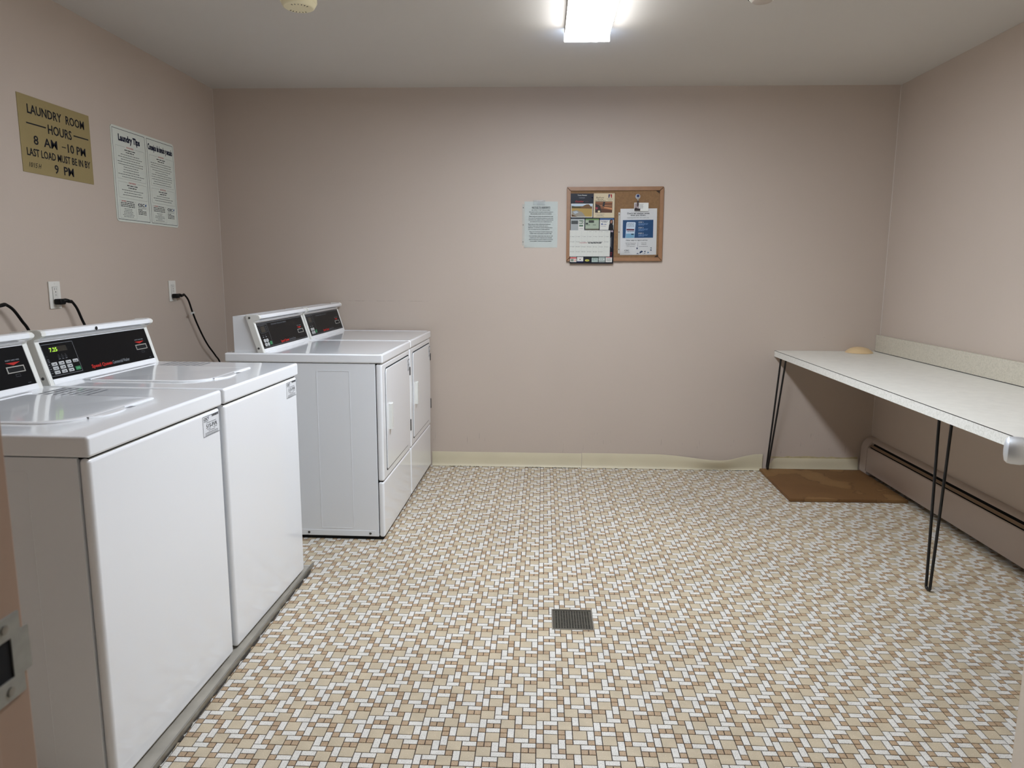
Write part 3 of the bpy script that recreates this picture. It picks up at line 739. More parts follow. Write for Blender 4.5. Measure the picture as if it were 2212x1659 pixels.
# ------------------------------------------------------------------ folding table
LAM = mat('white_laminate', (226, 224, 214), .38, var=.05, vscale=26)
def lam_build(nt, b):
    g = N(nt, 'NewGeometry'); n = N(nt, 'TexNoise'); n.inputs['Scale'].default_value = 95; n.inputs['Detail'].default_value = 7; n.inputs['Roughness'].default_value = .7
    n.inputs['Distortion'].default_value = 1.2
    nt.links.new(g.outputs['Position'], n.inputs['Vector'])
    c = ramp(nt, n.outputs['Fac'], [(0, (206, 205, 196)), (.42, (212, 211, 202)), (.52, (228, 227, 219)), (.62, (230, 229, 222)), (.74, (214, 213, 204)), (1, (206, 205, 197))])
    nt.links.new(c, b.inputs['Base Color']); b.inputs['Roughness'].default_value = .42
LAMV = node_mat('white_laminate_edge', lam_build)
def lamb(nt, b):
    lam_build(nt, b)
    for n in nt.nodes:
        if n.type == 'VALTORGB':
            for e in n.color_ramp.elements: e.color = (e.color[0]*.74, e.color[1]*.69, e.color[2]*.61, 1)
LAMB = node_mat('shaded_laminate', lamb)  # same laminate for the backsplash, its shade put into a darker, warmer colour
SEAM = ink((40, 38, 38))
tb = empty('folding_table', (0, 0, 0), 0, 'long white speckled laminate folding table on black hairpin legs', 'table')
TZ, TT = .790, .038; ya, yb = 2.0, YB-.002
fx = lambda y: 1.487-(4.64-y)*.0140
LAMT = node_mat('white_laminate_top', lambda nt, b: (lam_build(nt, b)))
bm = NB(); prism(bm, [(fx(ya)+.001, ya), (2.139, ya), (2.139, yb), (fx(yb)+.001, yb)], (0, 0, TZ-TT), (1, 0, 0), (0, 1, 0), (0, 0, TT)); obj('countertop', bm, LAM, tb, smooth=False)
bm = NB(); prism(bm, [(fx(ya), ya), (fx(ya)+.0011, ya), (fx(yb)+.0011, yb), (fx(yb), yb)], (0, 0, TZ-TT), (1, 0, 0), (0, 1, 0), (0, 0, TT-.0018)); obj('front_edge', bm, LAMV, tb, smooth=False)
bm = NB(); prism(bm, [(fx(ya)-.0003, ya), (fx(ya)+.0014, ya), (fx(yb)+.0014, yb), (fx(yb)-.0003, yb)], (0, 0, TZ-.0020), (1, 0, 0), (0, 1, 0), (0, 0, .0021)); obj('edge_seam', bm, SEAM, tb, smooth=False)
obj('backsplash', box(NB(), 2.114, 2.140, ya, yb, TZ+.0015, TZ+.1055, .0008, 1), LAMB, tb, smooth=False)
obj('splash_seam', box(NB(), 2.1128, 2.120, ya, yb, TZ-.0003, TZ+.0030), SEAM, tb, smooth=False)
def hairpin(foot, t1, t2, zf):
    f = Vector(foot); a = Vector(t1); c = Vector(t2); w1_ = (a-f); 
    d = (c-a).normalized()*.0145
    pts = [a, a.lerp(f-d, .5), f-d+Vector((0, 0, .022))]
    for k in range(9):
        an = PI*k/8; pts.append(f+Vector((0, 0, .0145))-d*math.cos(an)+Vector((0, 0, -.0085*math.sin(an))))
    pts += [f+d+Vector((0, 0, .022)), c.lerp(f+d, .5), c]
    bm = NB(); tube(bm, pts, .0058, 12)
    l_ = obj('leg', bm, IRON, tb)
    m_ = (a+c)/2; obj('mounting_plate', box(NB(), m_.x+.000, m_.x+.09, min(a.y, c.y)-.03, max(a.y, c.y)+.03, TZ-TT-.003, TZ-TT-.0002), IRON, l_, smooth=False)
hairpin((1.590, 2.846, 0), (1.622, 2.945, .7505), (1.622, 2.850, .7505), 0)
hairpin((1.472, 4.592, .0182), (1.497, 4.535, .7505), (1.495, 4.438, .7505), .018)
# brass-less rear supports: cleats on the wall carry the back edge
# dome lying on the table
dm = lathe(NB(), [(0, .036), (.018, .0352), (.036, .032), (.052, .026), (.066, .0165), (.076, .007), (.080, .0025), (.0815, .0008), (.0800, 0), (0, 0)], (1.980, 4.554, TZ+.0004), seg=48)
tag(obj('light_cover', dm, mat('dome_cream', (214, 186, 142), .4)), 'small cream dome cover lying on the far end of the table', 'cover')

# particle board under the table
def board_build(nt, b):
    g = N(nt, 'NewGeometry'); n = N(nt, 'TexNoise'); n.inputs['Scale'].default_value = 3.2; n.inputs['Detail'].default_value = 8
    nt.links.new(g.outputs['Position'], n.inputs['Vector'])
    c = ramp(nt, n.outputs['Fac'], [(0, (120, 82, 44)), (.40, (132, 92, 50)), (.545, (138, 98, 54)), (.56, (120, 82, 44)), (.575, (150, 110, 64)), (.68, (160, 120, 72)), (1, (164, 124, 76))])
    n2 = N(nt, 'TexNoise'); n2.inputs['Scale'].default_value = 260; nt.links.new(g.outputs['Position'], n2.inputs['Vector'])
    mr = N(nt, 'MapRange'); mr.inputs['To Min'].default_value = .52; mr.inputs['To Max'].default_value = .80; nt.links.new(n2.outputs['Fac'], mr.inputs['Value'])
    sc = N(nt, 'VectorMath', operation='SCALE'); nt.links.new(c, sc.inputs[0]); nt.links.new(mr.outputs[0], sc.inputs['Scale'])
    nt.links.new(sc.outputs[0], b.inputs['Base Color']); b.inputs['Roughness'].default_value = .7
    bp = N(nt, 'Bump'); bp.inputs['Strength'].default_value = .3; bp.inputs['Distance'].default_value = .001; nt.links.new(n2.outputs['Fac'], bp.inputs['Height']); nt.links.new(bp.outputs[0], b.inputs['Normal'])
bm = NB(); prism(bm, [(1.412, 3.982), (2.074, 3.990), (2.074, 4.620), (1.430, 4.620)], (0, 0, .0006), (1, 0, 0), (0, 1, 0), (0, 0, .0175))
bmesh.ops.bevel(bm, geom=[e_ for e_ in bm.edges], offset=.0025, segments=2, affect='EDGES')
tag(obj('particle_board', bm, node_mat('particle_board', board_build)), 'brown stained particle board lying on the floor under the table', 'board')

# baseboard heater along the right wall
HTP = mat('heater_paint', (186, 172, 162), .42)
ht = empty('baseboard_heater', (0, 0, 0), 0, 'long pinkish-beige baseboard heater along the right wall under the table', 'heater')
hy0, hy1 = 1.62, 4.545
def hprism(name, prof, y0, y1, m, **k):
    bm = NB(); prism(bm, prof, (0, y0, 0), (1, 0, 0), (0, 0, 1), (0, y1-y0, 0)); return obj(name, bm, m, ht, **k)
W_ = XR-.0005
hprism('back_plate', [(W_, .02), (W_, .236), (W_-.003, .236), (W_-.003, .02)], hy0, hy1, HTP, smooth=False)
hprism('hood', [(W_-.0035, .236), (W_-.012, .2355), (W_-.028, .230), (W_-.040, .221), (W_-.041, .219), (W_-.039, .218), (W_-.027, .227), (W_-.012, .2325), (W_-.0035, .233)], hy0, hy1, HTP)
hprism('damper', [(W_-.0445, .205), (W_-.056, .1945), (W_-.058, .1965), (W_-.0465, .2075)], hy0, hy1, mat('damper_brown', (140, 118, 98), .4, metal=.2))
hprism('front_panel', [(2.0745, .034), (2.0735, .036), (2.0735, .180), (2.0755, .1865), (2.081, .190), (2.0825, .189), (2.078, .185), (2.076, .179), (2.076, .034)], hy0, hy1, HTP)
hprism('interior', [(W_-.004, .035), (W_-.004, .229), (W_-.020, .222), (W_-.034, .200), (W_-.052, .186), (2.085, .172), (2.085, .035)], hy0, hy1-.01, VOID, smooth=False)
cap = [(W_, .012), (W_, .241), (W_-.014, .241), (W_-.032, .235), (W_-.047, .224), (W_-.059, .208), (W_-.067, .19), (W_-.071, .175), (W_-.073, .05), (W_-.073, .036)]
hprism('end_cap', cap, 4.535, 4.618, HTP); hprism('end_cap', cap, 1.60, 1.64, HTP)
hprism('cap_foot', [(W_, 0.0005), (W_, .02), (2.0735, .038), (2.0705, .026), (2.074, .012)], 4.528, 4.622, HTP, smooth=False)
hprism('cap_foot', [(W_, 0.0005), (W_, .02), (2.0735, .038), (2.0705, .026), (2.074, .012)], 1.60, 1.66, HTP, smooth=False)

# ------------------------------------------------------------------ outlets and cords on the left wall
OUT = mat('outlet_white', (222, 220, 212), .35)
def outlet(y, z, label):
    o = empty('wall_outlet', (XL, y, z), 0, label, 'outlet', 'outlets above the washers')
    b = NB(); box(b, .0003, .0065, -.036, .036, -.0575, .0575, .0028, 2); pl = obj('cover_plate', b, OUT, o, wn=True)
    b = NB(); box(b, .0064, .0085, -.0168, .0168, -.034, .034, .0008, 1); rc = obj('receptacle', b, mat('outlet_face', (214, 212, 204), .3), o)
    b = NB(); ring_prism(b, [(-.0176, -.0348), (.0176, -.0348), (.0176, .0348), (-.0176, .0348)], [(-.0168, -.034), (.0168, -.034), (.0168, .034), (-.0168, .034)], (.0064, 0, 0), (0, 1, 0), (0, 0, 1), (.0003, 0, 0)); obj('receptacle_gap', b, ink((60, 56, 52)), o, smooth=False)
    p = Print((.0086, 0, 0), (0, 1, 0), (0, 0, 1), rc, .0002)
    for zz in (.019,):
        p.rect(-.0075, zz+.002, -.0055, zz+.011, VOID, 'slot'); p.rect(.0055, zz+.003, .0072, zz+.010, VOID, 'slot')
        p.poly([(.0026*math.cos(a*PI/5), zz-.006+.0026*math.sin(a*PI/5)) for a in range(10)], VOID, 'slot')
    p.rect(-.006, -.004, .006, .0005, ink((190, 188, 180)), 'test_button'); p.greek(-.005, .003, .010, .002, INKG, 4); p.build()
    for zz in (.0475, -.0475): obj('screw', lathe(NB(), [(0, 0), (.003, 0), (.0025, .001), (0, .0012)], (.0064, 0, zz), (1, 0, 0), 12), OUT, pl)
    return o
outlet(2.9955, 1.1745, 'white wall outlet with black plug, above the second washer, left of the farther outlet')
outlet(3.979, 1.164, 'white wall outlet with black plug, nearest the back corner')
CORD = mat('cord_black', (5, 5, 6), .45, spec=.25)
TIE = mat('clear_tie', (205, 205, 200), .4)
def cord(plug, path, r, label, tie=None, grp='black power cords on the left wall'):
    x, y, z = plug; o = empty('power_cord', (0, 0, 0), 0, label, 'power cord', grp)
    b = NB(); box(b, x, x+.030, y-.013, y+.024, z-.013, z+.011, .005, 3)
    obj('plug', b, CORD, o)
    tube(b := NB(), smooth_path([(x+.020, y+.010, z+.001), (x+.026, y+.030, z+.003), (x+.026, y+.046, z-.001), path[0]], 5), [.0095]*5+[.0085]*5+[.0075]*5+[.0062], 12)
    obj('strain_relief', b, CORD, o)
    obj('cable', tube(NB(), smooth_path(path, 8), r, 10), CORD, o)
    if tie:
        b = NB(); box(b, tie[0]-.009, tie[0]+.009, tie[1]-.008, tie[1]+.008, tie[2]-.005, tie[2]+.005, .002, 2); box(b, tie[0]-.002, tie[0]+.002, tie[1]-.024, tie[1]-.006, tie[2]-.009, tie[2]+.001)
        obj('cable_tie', b, TIE, o)
PX = XL+.0095
cord((PX, 2.990, 1.1475), [(XL+.036, 3.055, 1.1445), (XL+.040, 3.078, 1.115), (XL+.044, 3.100, 1.065), (XL+.048, 3.126, 1.005), (XL+.08, 3.135, .85), (XL+.10, 3.05, .5), (XL+.09, 2.8, .25), (XL+.2, 2.6, .12)], .0056,
     'black cord from the middle outlet dropping behind the second washer', (XL+.047, 3.118, 1.022))
cord((PX, 3.970, 1.138), [(XL+.036, 4.045, 1.143), (XL+.038, 4.085, 1.110), (XL+.038, 4.125, 1.040), (XL+.038, 4.175, .965), (XL+.040, 4.240, .880), (XL+.040, 4.300, .820), (XL+.038, 4.385, .755), (XL+.038, 4.450, .690), (XL+.06, 4.47, .5), (XL+.12, 4.42, .25), (XL+.4, 4.3, .10)], .0050,
     'thin black cord from the far outlet sagging towards the back corner', (XL+.038, 4.128, 1.035))
cord((PX, 2.586, 1.1475), [(XL+.036, 2.664, 1.1505), (XL+.040, 2.695, 1.130), (XL+.044, 2.730, 1.085), (XL+.048, 2.768, 1.025), (XL+.07, 2.80, .85), (XL+.10, 2.78, .5), (XL+.10, 2.6, .25), (XL+.2, 2.3, .12)], .0058,
     'black cord cut by the left picture edge, dropping behind the first washer')
outlet(2.560, 1.1745, 'white wall outlet feeding the leftmost cord')

# ------------------------------------------------------------------ signs on the left wall
GOLD = mat('gold_sign', (156, 140, 96), .45, metal=.25, var=.03, vscale=8)
gs = empty('hours_sign', (XL, 2.8815, 1.6685), 0, 'gold laundry room hours sign with black lettering on the left wall', 'sign')
SW, SH = .457, .3025
obj('plate', box(NB(), .0003, .0022, 0, SW, 0, SH), GOLD, gs, smooth=False)
p = Print((.0022, 0, 0), (0, 1, 0), (0, 0, 1), gs, .0004)
p.text('LAUNDRY', SW*.115, SH*.775, .0365, INK, width=SW*.46, bold=.014); p.text('ROOM', SW*.635, SH*.775, .0365, INK, width=SW*.275, bold=.014)
p.rect(SW*.09, SH*.635, SW*.345, SH*.652, INK, 'rule'); p.rect(SW*.735, SH*.635, SW*.965, SH*.652, INK, 'rule')
p.text('HOURS', SW*.37, SH*.575, .0385, INK, width=SW*.335, bold=.014)
p.text('8  AM', SW*.165, SH*.385, .0365, INK, width=SW*.315, bold=.014); p.rect(SW*.545, SH*.435, SW*.605, SH*.447, INK, 'rule'); p.text('10 PM', SW*.63, SH*.385, .0365, INK, width=SW*.27, bold=.014)
p.text('LAST LOAD MUST BE IN BY', SW*.065, SH*.225, .0310, INK, width=SW*.895, bold=.014)
p.text('9  PM', SW*.415, SH*.055, .0365, INK, width=SW*.275, bold=.014)
p.text('10/15 H', SW*.075, SH*.075, .020, INK, width=SW*.15, shear=.3)
p.build()

tp = empty('tips_sign', (XL, 3.5015, 1.5165), 0, 'white two-column laundry tips poster in English and Spanish on the left wall', 'sign')
SW, SH = .5965, .4545
b = NB(); prism(b, rrect(SW, SH, .018, 5, SW/2, SH/2), (.0003, 0, 0), (0, 1, 0), (0, 0, 1), (.0022, 0, 0)); obj('board', b, ink((206, 210, 200), .4), tp, smooth=False)
p = Print((.0025, 0, 0), (0, 1, 0), (0, 0, 1), tp, .0003)
NAVY = ink((26, 32, 52)); LN = ink((120, 122, 118))
for (c0, c1, title, r1, r2, sd_, tw_) in ((.018, .502, 'Laundry Tips', 'WASHERS', 'DRYERS', 1, .66), (.530, .982, 'Consejos de lavado y secado', 'LAVADORAS', 'SECADORAS', 2, .93)):
    a, c = SW*c0, SW*c1; W0 = c-a; mid = (a+c)/2
    p.frame(a, SH*.022, c, SH*.975, .0022, NAVY)
    p.text(title, mid, SH*.858, .030, NAVY, width=W0*tw_, bold=.05, align='c')
    a2, c2 = a+W0*.07, c-W0*.05
    for (z0, z1, ttl) in ((.455, .80, r1), (.255, .425, r2)):
        p.frame(a2, SH*z0, c2, SH*z1, .0008, LN)
        p.rect(mid-W0*.15, SH*z1-.004, mid+W0*.15, SH*z1+.003, ink((206, 210, 200), .4), 'print', 2)
        p.text(ttl, mid, SH*z1-.004, .0075, INKR, width=W0*.22, align='c', layer=3, bold=.01)
        zz = z1-.035; n_ = 0
        p.greek(mid-W0*.17, SH*zz, W0*.34, .0062, INK, sd_*50+1); zz -= .024; p.greek(mid-W0*.13, SH*zz, W0*.26, .0062, INK, sd_*50+2); zz -= .027
        while zz > z0+.012:
            wd = W0*Rn.uniform(.42, .82); p.greek(mid-wd/2, SH*zz, wd, .0042, ink((84, 86, 86)), sd_*100+n_); zz -= .0262; n_ += 1
    p.frame(a2, SH*.04, a2+W0*.50, SH*.225, .0008, LN)
    m2 = a2+W0*.25; p.greek(a2+W0*.06, SH*.218, W0*.14, .005, INKR, 3, layer=3); p.greek(a2+W0*.21, SH*.218, W0*.22, .005, INK, 4, layer=3)
    for q in range(3): p.greek(m2-W0*.22, SH*(.198-.018*q), W0*.44, .0055, INK, 8+q)
    for q in range(6):
        wd = W0*Rn.uniform(.16, .38); p.greek(m2-wd/2, SH*(.138-.0165*q), wd, .0038, INKG, 12+q)
    lx = a2+W0*.56
    p.text('CSC', lx, SH*.190, .0140, NAVY, width=W0*.21, bold=.03); p.poly([(lx+W0*.235, SH*.19), (lx+W0*.27, SH*.20), (lx+W0*.275, SH*.222), (lx+W0*.24, SH*.215)], ink((40, 84, 140)))
    p.rect(lx, SH*.182, lx+W0*.28, SH*.184, LN); p.text('ServiceWorks', lx, SH*.166, .0048, INKG, width=W0*.26)
    for q in range(4): p.greek(lx, SH*(.148-.016*q), W0*(.14 if q == 0 else .27), .0052, INK, 20+q)
p.build()

# ------------------------------------------------------------------ notices and cork board on the back wall
U_, V_ = (1, 0, 0), (0, 0, 1)
GLOSS = mat('plastic_sleeve', (214, 222, 220), .12, coat=.3, bump=.5, bscale=16)
SLV = mat('sleeve_strip', (214, 212, 202), .2, alpha=.55)
nt_ = empty('notice', (-.1165, YB, 1.4305), 0, 'typed notice to residents in a clear plastic sleeve, left of the cork board', 'notice')
NW, NH = .209, .284
def sleeve(parent, NW, NH, name='sleeve'):
    b = NB(); nx_, nz_ = 8, 10; g = {}
    Rq = random.Random(NW*1000)
    for i in range(nx_+1):
        for k in range(nz_+1):
            e_ = (.0012*math.sin(i*1.3+k*.7)+.0010*math.sin(k*1.9-i)+Rq.uniform(-.0004, .0004))*(2.2 if k > nz_-3 or i < 2 else .8)
            g[i, k] = b.verts.new((NW*i/nx_, -.0042-abs(e_), NH*k/nz_))
    for i in range(nx_):
        for k in range(nz_): b.faces.new((g[i, k], g[i+1, k], g[i+1, k+1], g[i, k+1]))
    m = node_mat('clear_film', film); o = obj(name, b, m, parent); return o
def film(nt, b):
    b.inputs['Base Color'].default_value = (1, 1, 1, 1); b.inputs['Roughness'].default_value = .08
    tr_ = N(nt, 'BsdfTransparent'); gl = N(nt, 'BsdfGlossy'); gl.inputs['Roughness'].default_value = .06; fr_ = N(nt, 'Fresnel'); fr_.inputs['IOR'].default_value = 1.45
    mx = N(nt, 'MixShader'); nt.links.new(fr_.outputs[0], mx.inputs[0]); nt.links.new(tr_.outputs[0], mx.inputs[1]); nt.links.new(gl.outputs[0], mx.inputs[2])
    nt.links.new(mx.outputs[0], nt.nodes['Material Output'].inputs[0])
obj('paper', box(NB(), 0, NW, -.0012, -.0004, 0, NH), ink((192, 195, 188), .5), nt_, smooth=False)
p = Print((0, -.0012, 0), U_, V_, nt_, .0004)
DK = ink((22, 26, 30))
p.text('NOTICE TO RESIDENTS', NW*.5, NH*.855, .0100, DK, width=NW*.55, bold=.02, align='c'); p.rect(NW*.225, NH*.845, NW*.775, NH*.849, DK, 'rule')
p.text('RE: COVID-19  THE "CORONA VIRUS"', NW*.5, NH*.805, .0058, DK, width=NW*.56, align='c', bold=.01)
lines = [('We need to all do our part to stop the spread of', .765, .72), ('this potentially deadly virus in our building.', .725, .64),
 ('Please wash your hands with anti-bacterial soap', .672, .72), ('for a good 20 seconds the moment you enter back', .634, .74), ('home from the outside to kill any outside bacteria', .596, .74), ('you might carry from your outside exposure.', .556, .66),
 ('Please wipe your keys, mobile phone, handle and', .503, .67), ('surfaces around entry handle with germ-x', .465, .60), ('disinfecting to minimize spread of bacteria from', .427, .73), ('your own hands from the outside exposure.', .389, .65),
 ('Please do not sit touch common surfaces in the', .336, .69), ('building when many hands all touching daily.', .298, .66),
 ('If you take these simple steps every day you will', .246, .71), ('minimize your risk of exposure and minimize', .208, .67), ('exposure from the common surfaces we all touch', .170, .72), ('in the building. Thank you and stay healthy!', .132, .65)]
for s_, v, wd in lines:
    if .38 < v < .51: p.text(s_, NW*.115, NH*v, .0048, DK, width=NW*wd, bold=.03)
    else: p.text(s_, NW*.5, NH*v, .0048, DK, width=NW*wd, align='c', bold=.03)
p.build(); sleeve(nt_, NW, NH)
b = NB(); box(b, -.0125, -.0015, -.0016, -.0006, .012, NH-.016); st_ = obj('punched_strip', b, SLV, nt_, smooth=False)
for z in (.035, .140, .246): obj('hole', lathe(NB(), [(0, 0), (.003, 0), (.003, .0003), (0, .0003)], (-.0075, -.0017, z), (0, -1, 0), 12), ink((60, 60, 60)), st_, smooth=False)
obj('tape', box(NB(), NW*.27, NW*.62, -.0078, -.0062, NH-.022, NH+.008, .0006, 1), mat('shiny_tape', (200, 206, 206), .05, coat=1, bump=1., bscale=120, alpha=.22), nt_, smooth=False)

# cork board
CORK = mat('cork', (126, 94, 60), .8, var=.14, vscale=90, bump=.4, bscale=200)
WOODF = mat('oak_frame', (142, 103, 70), .45, var=.12, vscale=18)
cb = empty('cork_board', (.1500, YB, 1.3450), -.0, 'oak-framed cork board hanging on the back wall', 'cork board')
BW, BH = .5995, .4565
cb.rotation_euler = (0, -.006, 0)
obj('cork_sheet', box(NB(), .018, BW-.018, -.010, -.001, .018, BH-.018), CORK, cb, smooth=False)
fwid = .024
for nm, q in (('frame_rail', [(0, 0), (BW, 0), (BW-fwid, fwid), (fwid, fwid)]), ('frame_rail', [(0, BH), (BW, BH), (BW-fwid, BH-fwid), (fwid, BH-fwid)]),
              ('frame_stile', [(0, 0), (fwid, fwid), (fwid, BH-fwid), (0, BH)]), ('frame_stile', [(BW, 0), (BW-fwid, fwid), (BW-fwid, BH-fwid), (BW, BH)])):
    cxm = sum(a[0] for a in q)/4; czm = sum(a[1] for a in q)/4
    q = [(cxm+(a[0]-cxm)*.9995, czm+(a[1]-czm)*.985) for a in q]
    b = NB(); prism(b, q, (0, -.0005, 0), (1, 0, 0), (0, 0, 1), (0, -.0185, 0)); bmesh.ops.bevel(b, geom=b.edges[:], offset=.0015, segments=2, affect='EDGES'); obj(nm, b, WOODF, cb)
DKC = ink((58, 44, 34))
for (x, z, s_) in ((BW-fwid-.001, BH-fwid-.001, 1), (BW-fwid-.001, fwid+.001, 2)):
    b = NB(); sg = -1 if s_ == 1 else 1
    prism(b, [(0, 0), (-.024, 0), (0, sg*.018)], (x, -.0105, z), (1, 0, 0), (0, 0, 1), (0, -.0008, 0)); obj('corner_patch', b, DKC, cb, smooth=False)
bm = NB(); Rn = random.Random(11)
for k in range(46):
    x, z = Rn.uniform(.29, BW-.03), Rn.uniform(.04, BH-.035)
    lathe(bm, [(0, 0), (Rn.uniform(.0006, .0016), 0), (0, .0002)], (x, -.0101, z), (0, -1, 0), 6)
ph = obj('pin_holes', bm, DKC, cb, smooth=False); ph['kind'] = 'stuff'

# calendar
cal = empty('wall_calendar', (.1715, YB-.0205, 1.3320), 0, 'dark blue wall calendar with adverts and month grid, on the cork board', 'calendar')
CW, CH = .2735, .4290
NV = ink((16, 18, 28), .35)
obj('backing', box(NB(), 0, CW, -.0012, 0, 0, CH), NV, cal, smooth=False)
obj('page', box(NB(), -.002, CW*.915, -.0024, -.0013, CH*.103, CH*.478), ink((196, 196, 187), .4), cal, smooth=False)
ux = lambda X: (X-245)/1715*CW
v1 = lambda Y: CH*(1-(Y-375)/2737); v2 = lambda Y: CH*(1-(Y+1191)/2737)
p = Print((0, -.0012, 0), U_, V_, cal, .0003)
CRM = ink((190, 175, 146)); WH = ink((200, 198, 190)); 
def R1(x0, y0, x1, y1, c, layer=1, f=None): f = f or v1; p.rect(ux(x0), f(y1), ux(x1), f(y0), c, 'picture', layer)
def P1(pts, c, layer=2, f=None): f = f or v1; p.poly([(ux(a), f(b)) for a, b in pts], c, 'picture', layer)
p.text('Town Planner', ux(510), v1(460), .0062, WH, width=ux(880)-ux(510), bold=.03); p.text('FAIRFIELD', ux(570), v1(555), .0046, ink((150, 152, 160)), width=ux(800)-ux(570))
p.text('October', ux(415), v1(715), .012, ink((170, 52, 50)), width=ux(750)-ux(415), shear=.35); p.text('2025', ux(810), v1(700), .005, ink((90, 44, 50)), width=ux(940)-ux(810))
R1(265, 765, 1110, 1300, WH); R1(285, 785, 1090, 870, ink((168, 184, 196)), 2); P1([(285, 880), (285, 850), (420, 870), (720, 865), (760, 840), (860, 795), (960, 790), (1040, 880), (1090, 860), (1090, 960), (285, 945)], ink((104, 78, 52)), 3)
P1([(285, 850), (420, 870), (640, 872), (640, 935), (285, 940)], ink((72, 66, 38)), 4); R1(285, 935, 1090, 1275, ink((158, 132, 76)), 2); P1([(290, 1060), (500, 1020), (700, 1100), (840, 1272), (520, 1272), (300, 1180)], ink((138, 132, 120)), 4)
P1([(340, 1080), (480, 1050), (560, 1110), (420, 1170)], ink((160, 168, 174)), 5); P1([(285, 1180), (520, 1272), (285, 1275)], ink((90, 68, 46)), 5)
R1(1140, 365, 1955, 1310, CRM); p.text('Bayfront', ux(1230), v1(560), .011, ink((60, 56, 48)), width=ux(1530)-ux(1230), shear=.3)
P1([(1710, 405), (1775, 405), (1740, 545), (1710, 545)], ink((34, 40, 84)), 3); P1([(1780, 405), (1845, 405), (1845, 545), (1815, 545)], ink((150, 40, 48)), 3)
p.greek(ux(1290), v1(610), ux(1520)-ux(1290), .0035, INK, 31); p.greek(ux(1200), v1(650), ux(1610)-ux(1200), .0035, INK, 32); p.greek(ux(1650), v1(590), ux(1900)-ux(1650), .003, INKG, 33); p.greek(ux(1700), v1(635), ux(1850)-ux(1700), .003, INKG, 34)
R1(1205, 680, 1870, 1115, ink((84, 56, 42)), 2)
for k in range(7): P1([(1210+80*k*.4, 720+48*k), (1860, 700+90*k*.8), (1860, 725+90*k*.8), (1210+80*k*.4, 738+48*k)] if k < 5 else [(1550, 800+20*k), (1860, 850+20*k), (1860, 870+20*k), (1550, 815+20*k)], ink(((178, 122, 84), (150, 98, 66), (196, 140, 96))[k % 3]), 3)
P1([(1520, 690), (1590, 700), (1560, 880), (1480, 860)], ink((52, 50, 50)), 4); P1([(1210, 770), (1400, 840), (1450, 1110), (1210, 1110)], ink((54, 44, 42)), 4)
P1([(1355+48*math.cos(a*PI/6), 1068+38*math.sin(a*PI/6)) for a in range(12)], ink((206, 192, 150)), 5); P1([(1205, 920), (1250, 900), (1320, 930), (1260, 1000)], ink((150, 60, 70)), 5)
for q, (a, b_) in enumerate(((1220, 1580), (1290, 1510), (1240, 1560))): p.greek(ux(a), v1(1180+38*q), ux(b_)-ux(a), .0032, INKG, 36+q)
R1(260, 1355, 800, 1820, ink((150, 154, 152))); R1(285, 1430, 545, 1560, ink((70, 74, 72)), 2); R1(560, 1400, 790, 1810, WH, 2); R1(580, 1415, 760, 1560, ink((44, 84, 56)), 3); p.text('BIG', ux(590), v1(1540), .016, WH, width=ux(750)-ux(590), bold=.03, layer=5); R1(590, 1600, 750, 1650, ink((44, 84, 56)), 3); p.greek(ux(580), v1(1745), .028, .003, INKG, 44)
R1(835, 1350, 1365, 1800, ink((150, 160, 140))); R1(835, 1350, 1365, 1400, ink((96, 124, 72)), 2); R1(965, 1410, 1170, 1510, ink((60, 64, 56)), 2); R1(850, 1510, 940, 1570, ink((50, 52, 52)), 2); p.greek(ux(870), v1(1600), .024, .004, INK, 41); p.greek(ux(1130), v1(1600), .020, .004, INK, 42); R1(835, 1740, 1365, 1800, ink((88, 84, 70)), 2)
R1(1400, 1330, 1940, 1785, WH); R1(1400, 1330, 1940, 1400, ink((66, 92, 130)), 2); p.greek(ux(1440), v1(1455), ux(1730)-ux(1440), .0042, ink((60, 66, 84)), 45); p.greek(ux(1480), v1(1490), ux(1690)-ux(1480), .0042, ink((60, 66, 84)), 46)
P1([(1485+34*math.cos(a*PI/6), 1560+28*math.sin(a*PI/6)) for a in range(12)], ink((44, 66, 120)), 3); p.greek(ux(1535), v1(1575), ux(1670)-ux(1535), .005, ink((44, 66, 120)), 47); p.greek(ux(1450), v1(1640), ux(1640)-ux(1450), .003, INKG, 48)
P1([(1780, 1560), (1780, 1430), (1820, 1375), (1890, 1380), (1915, 1460), (1905, 1560)], ink((20, 18, 20)), 3); P1([(1815, 1520), (1810, 1440), (1840, 1405), (1870, 1405), (1885, 1450), (1870, 1510), (1845, 1530)], ink((146, 104, 84)), 4)
P1([(1740, 1785), (1760, 1580), (1820, 1530), (1880, 1530), (1925, 1600), (1935, 1785)], ink((18, 18, 22)), 5)
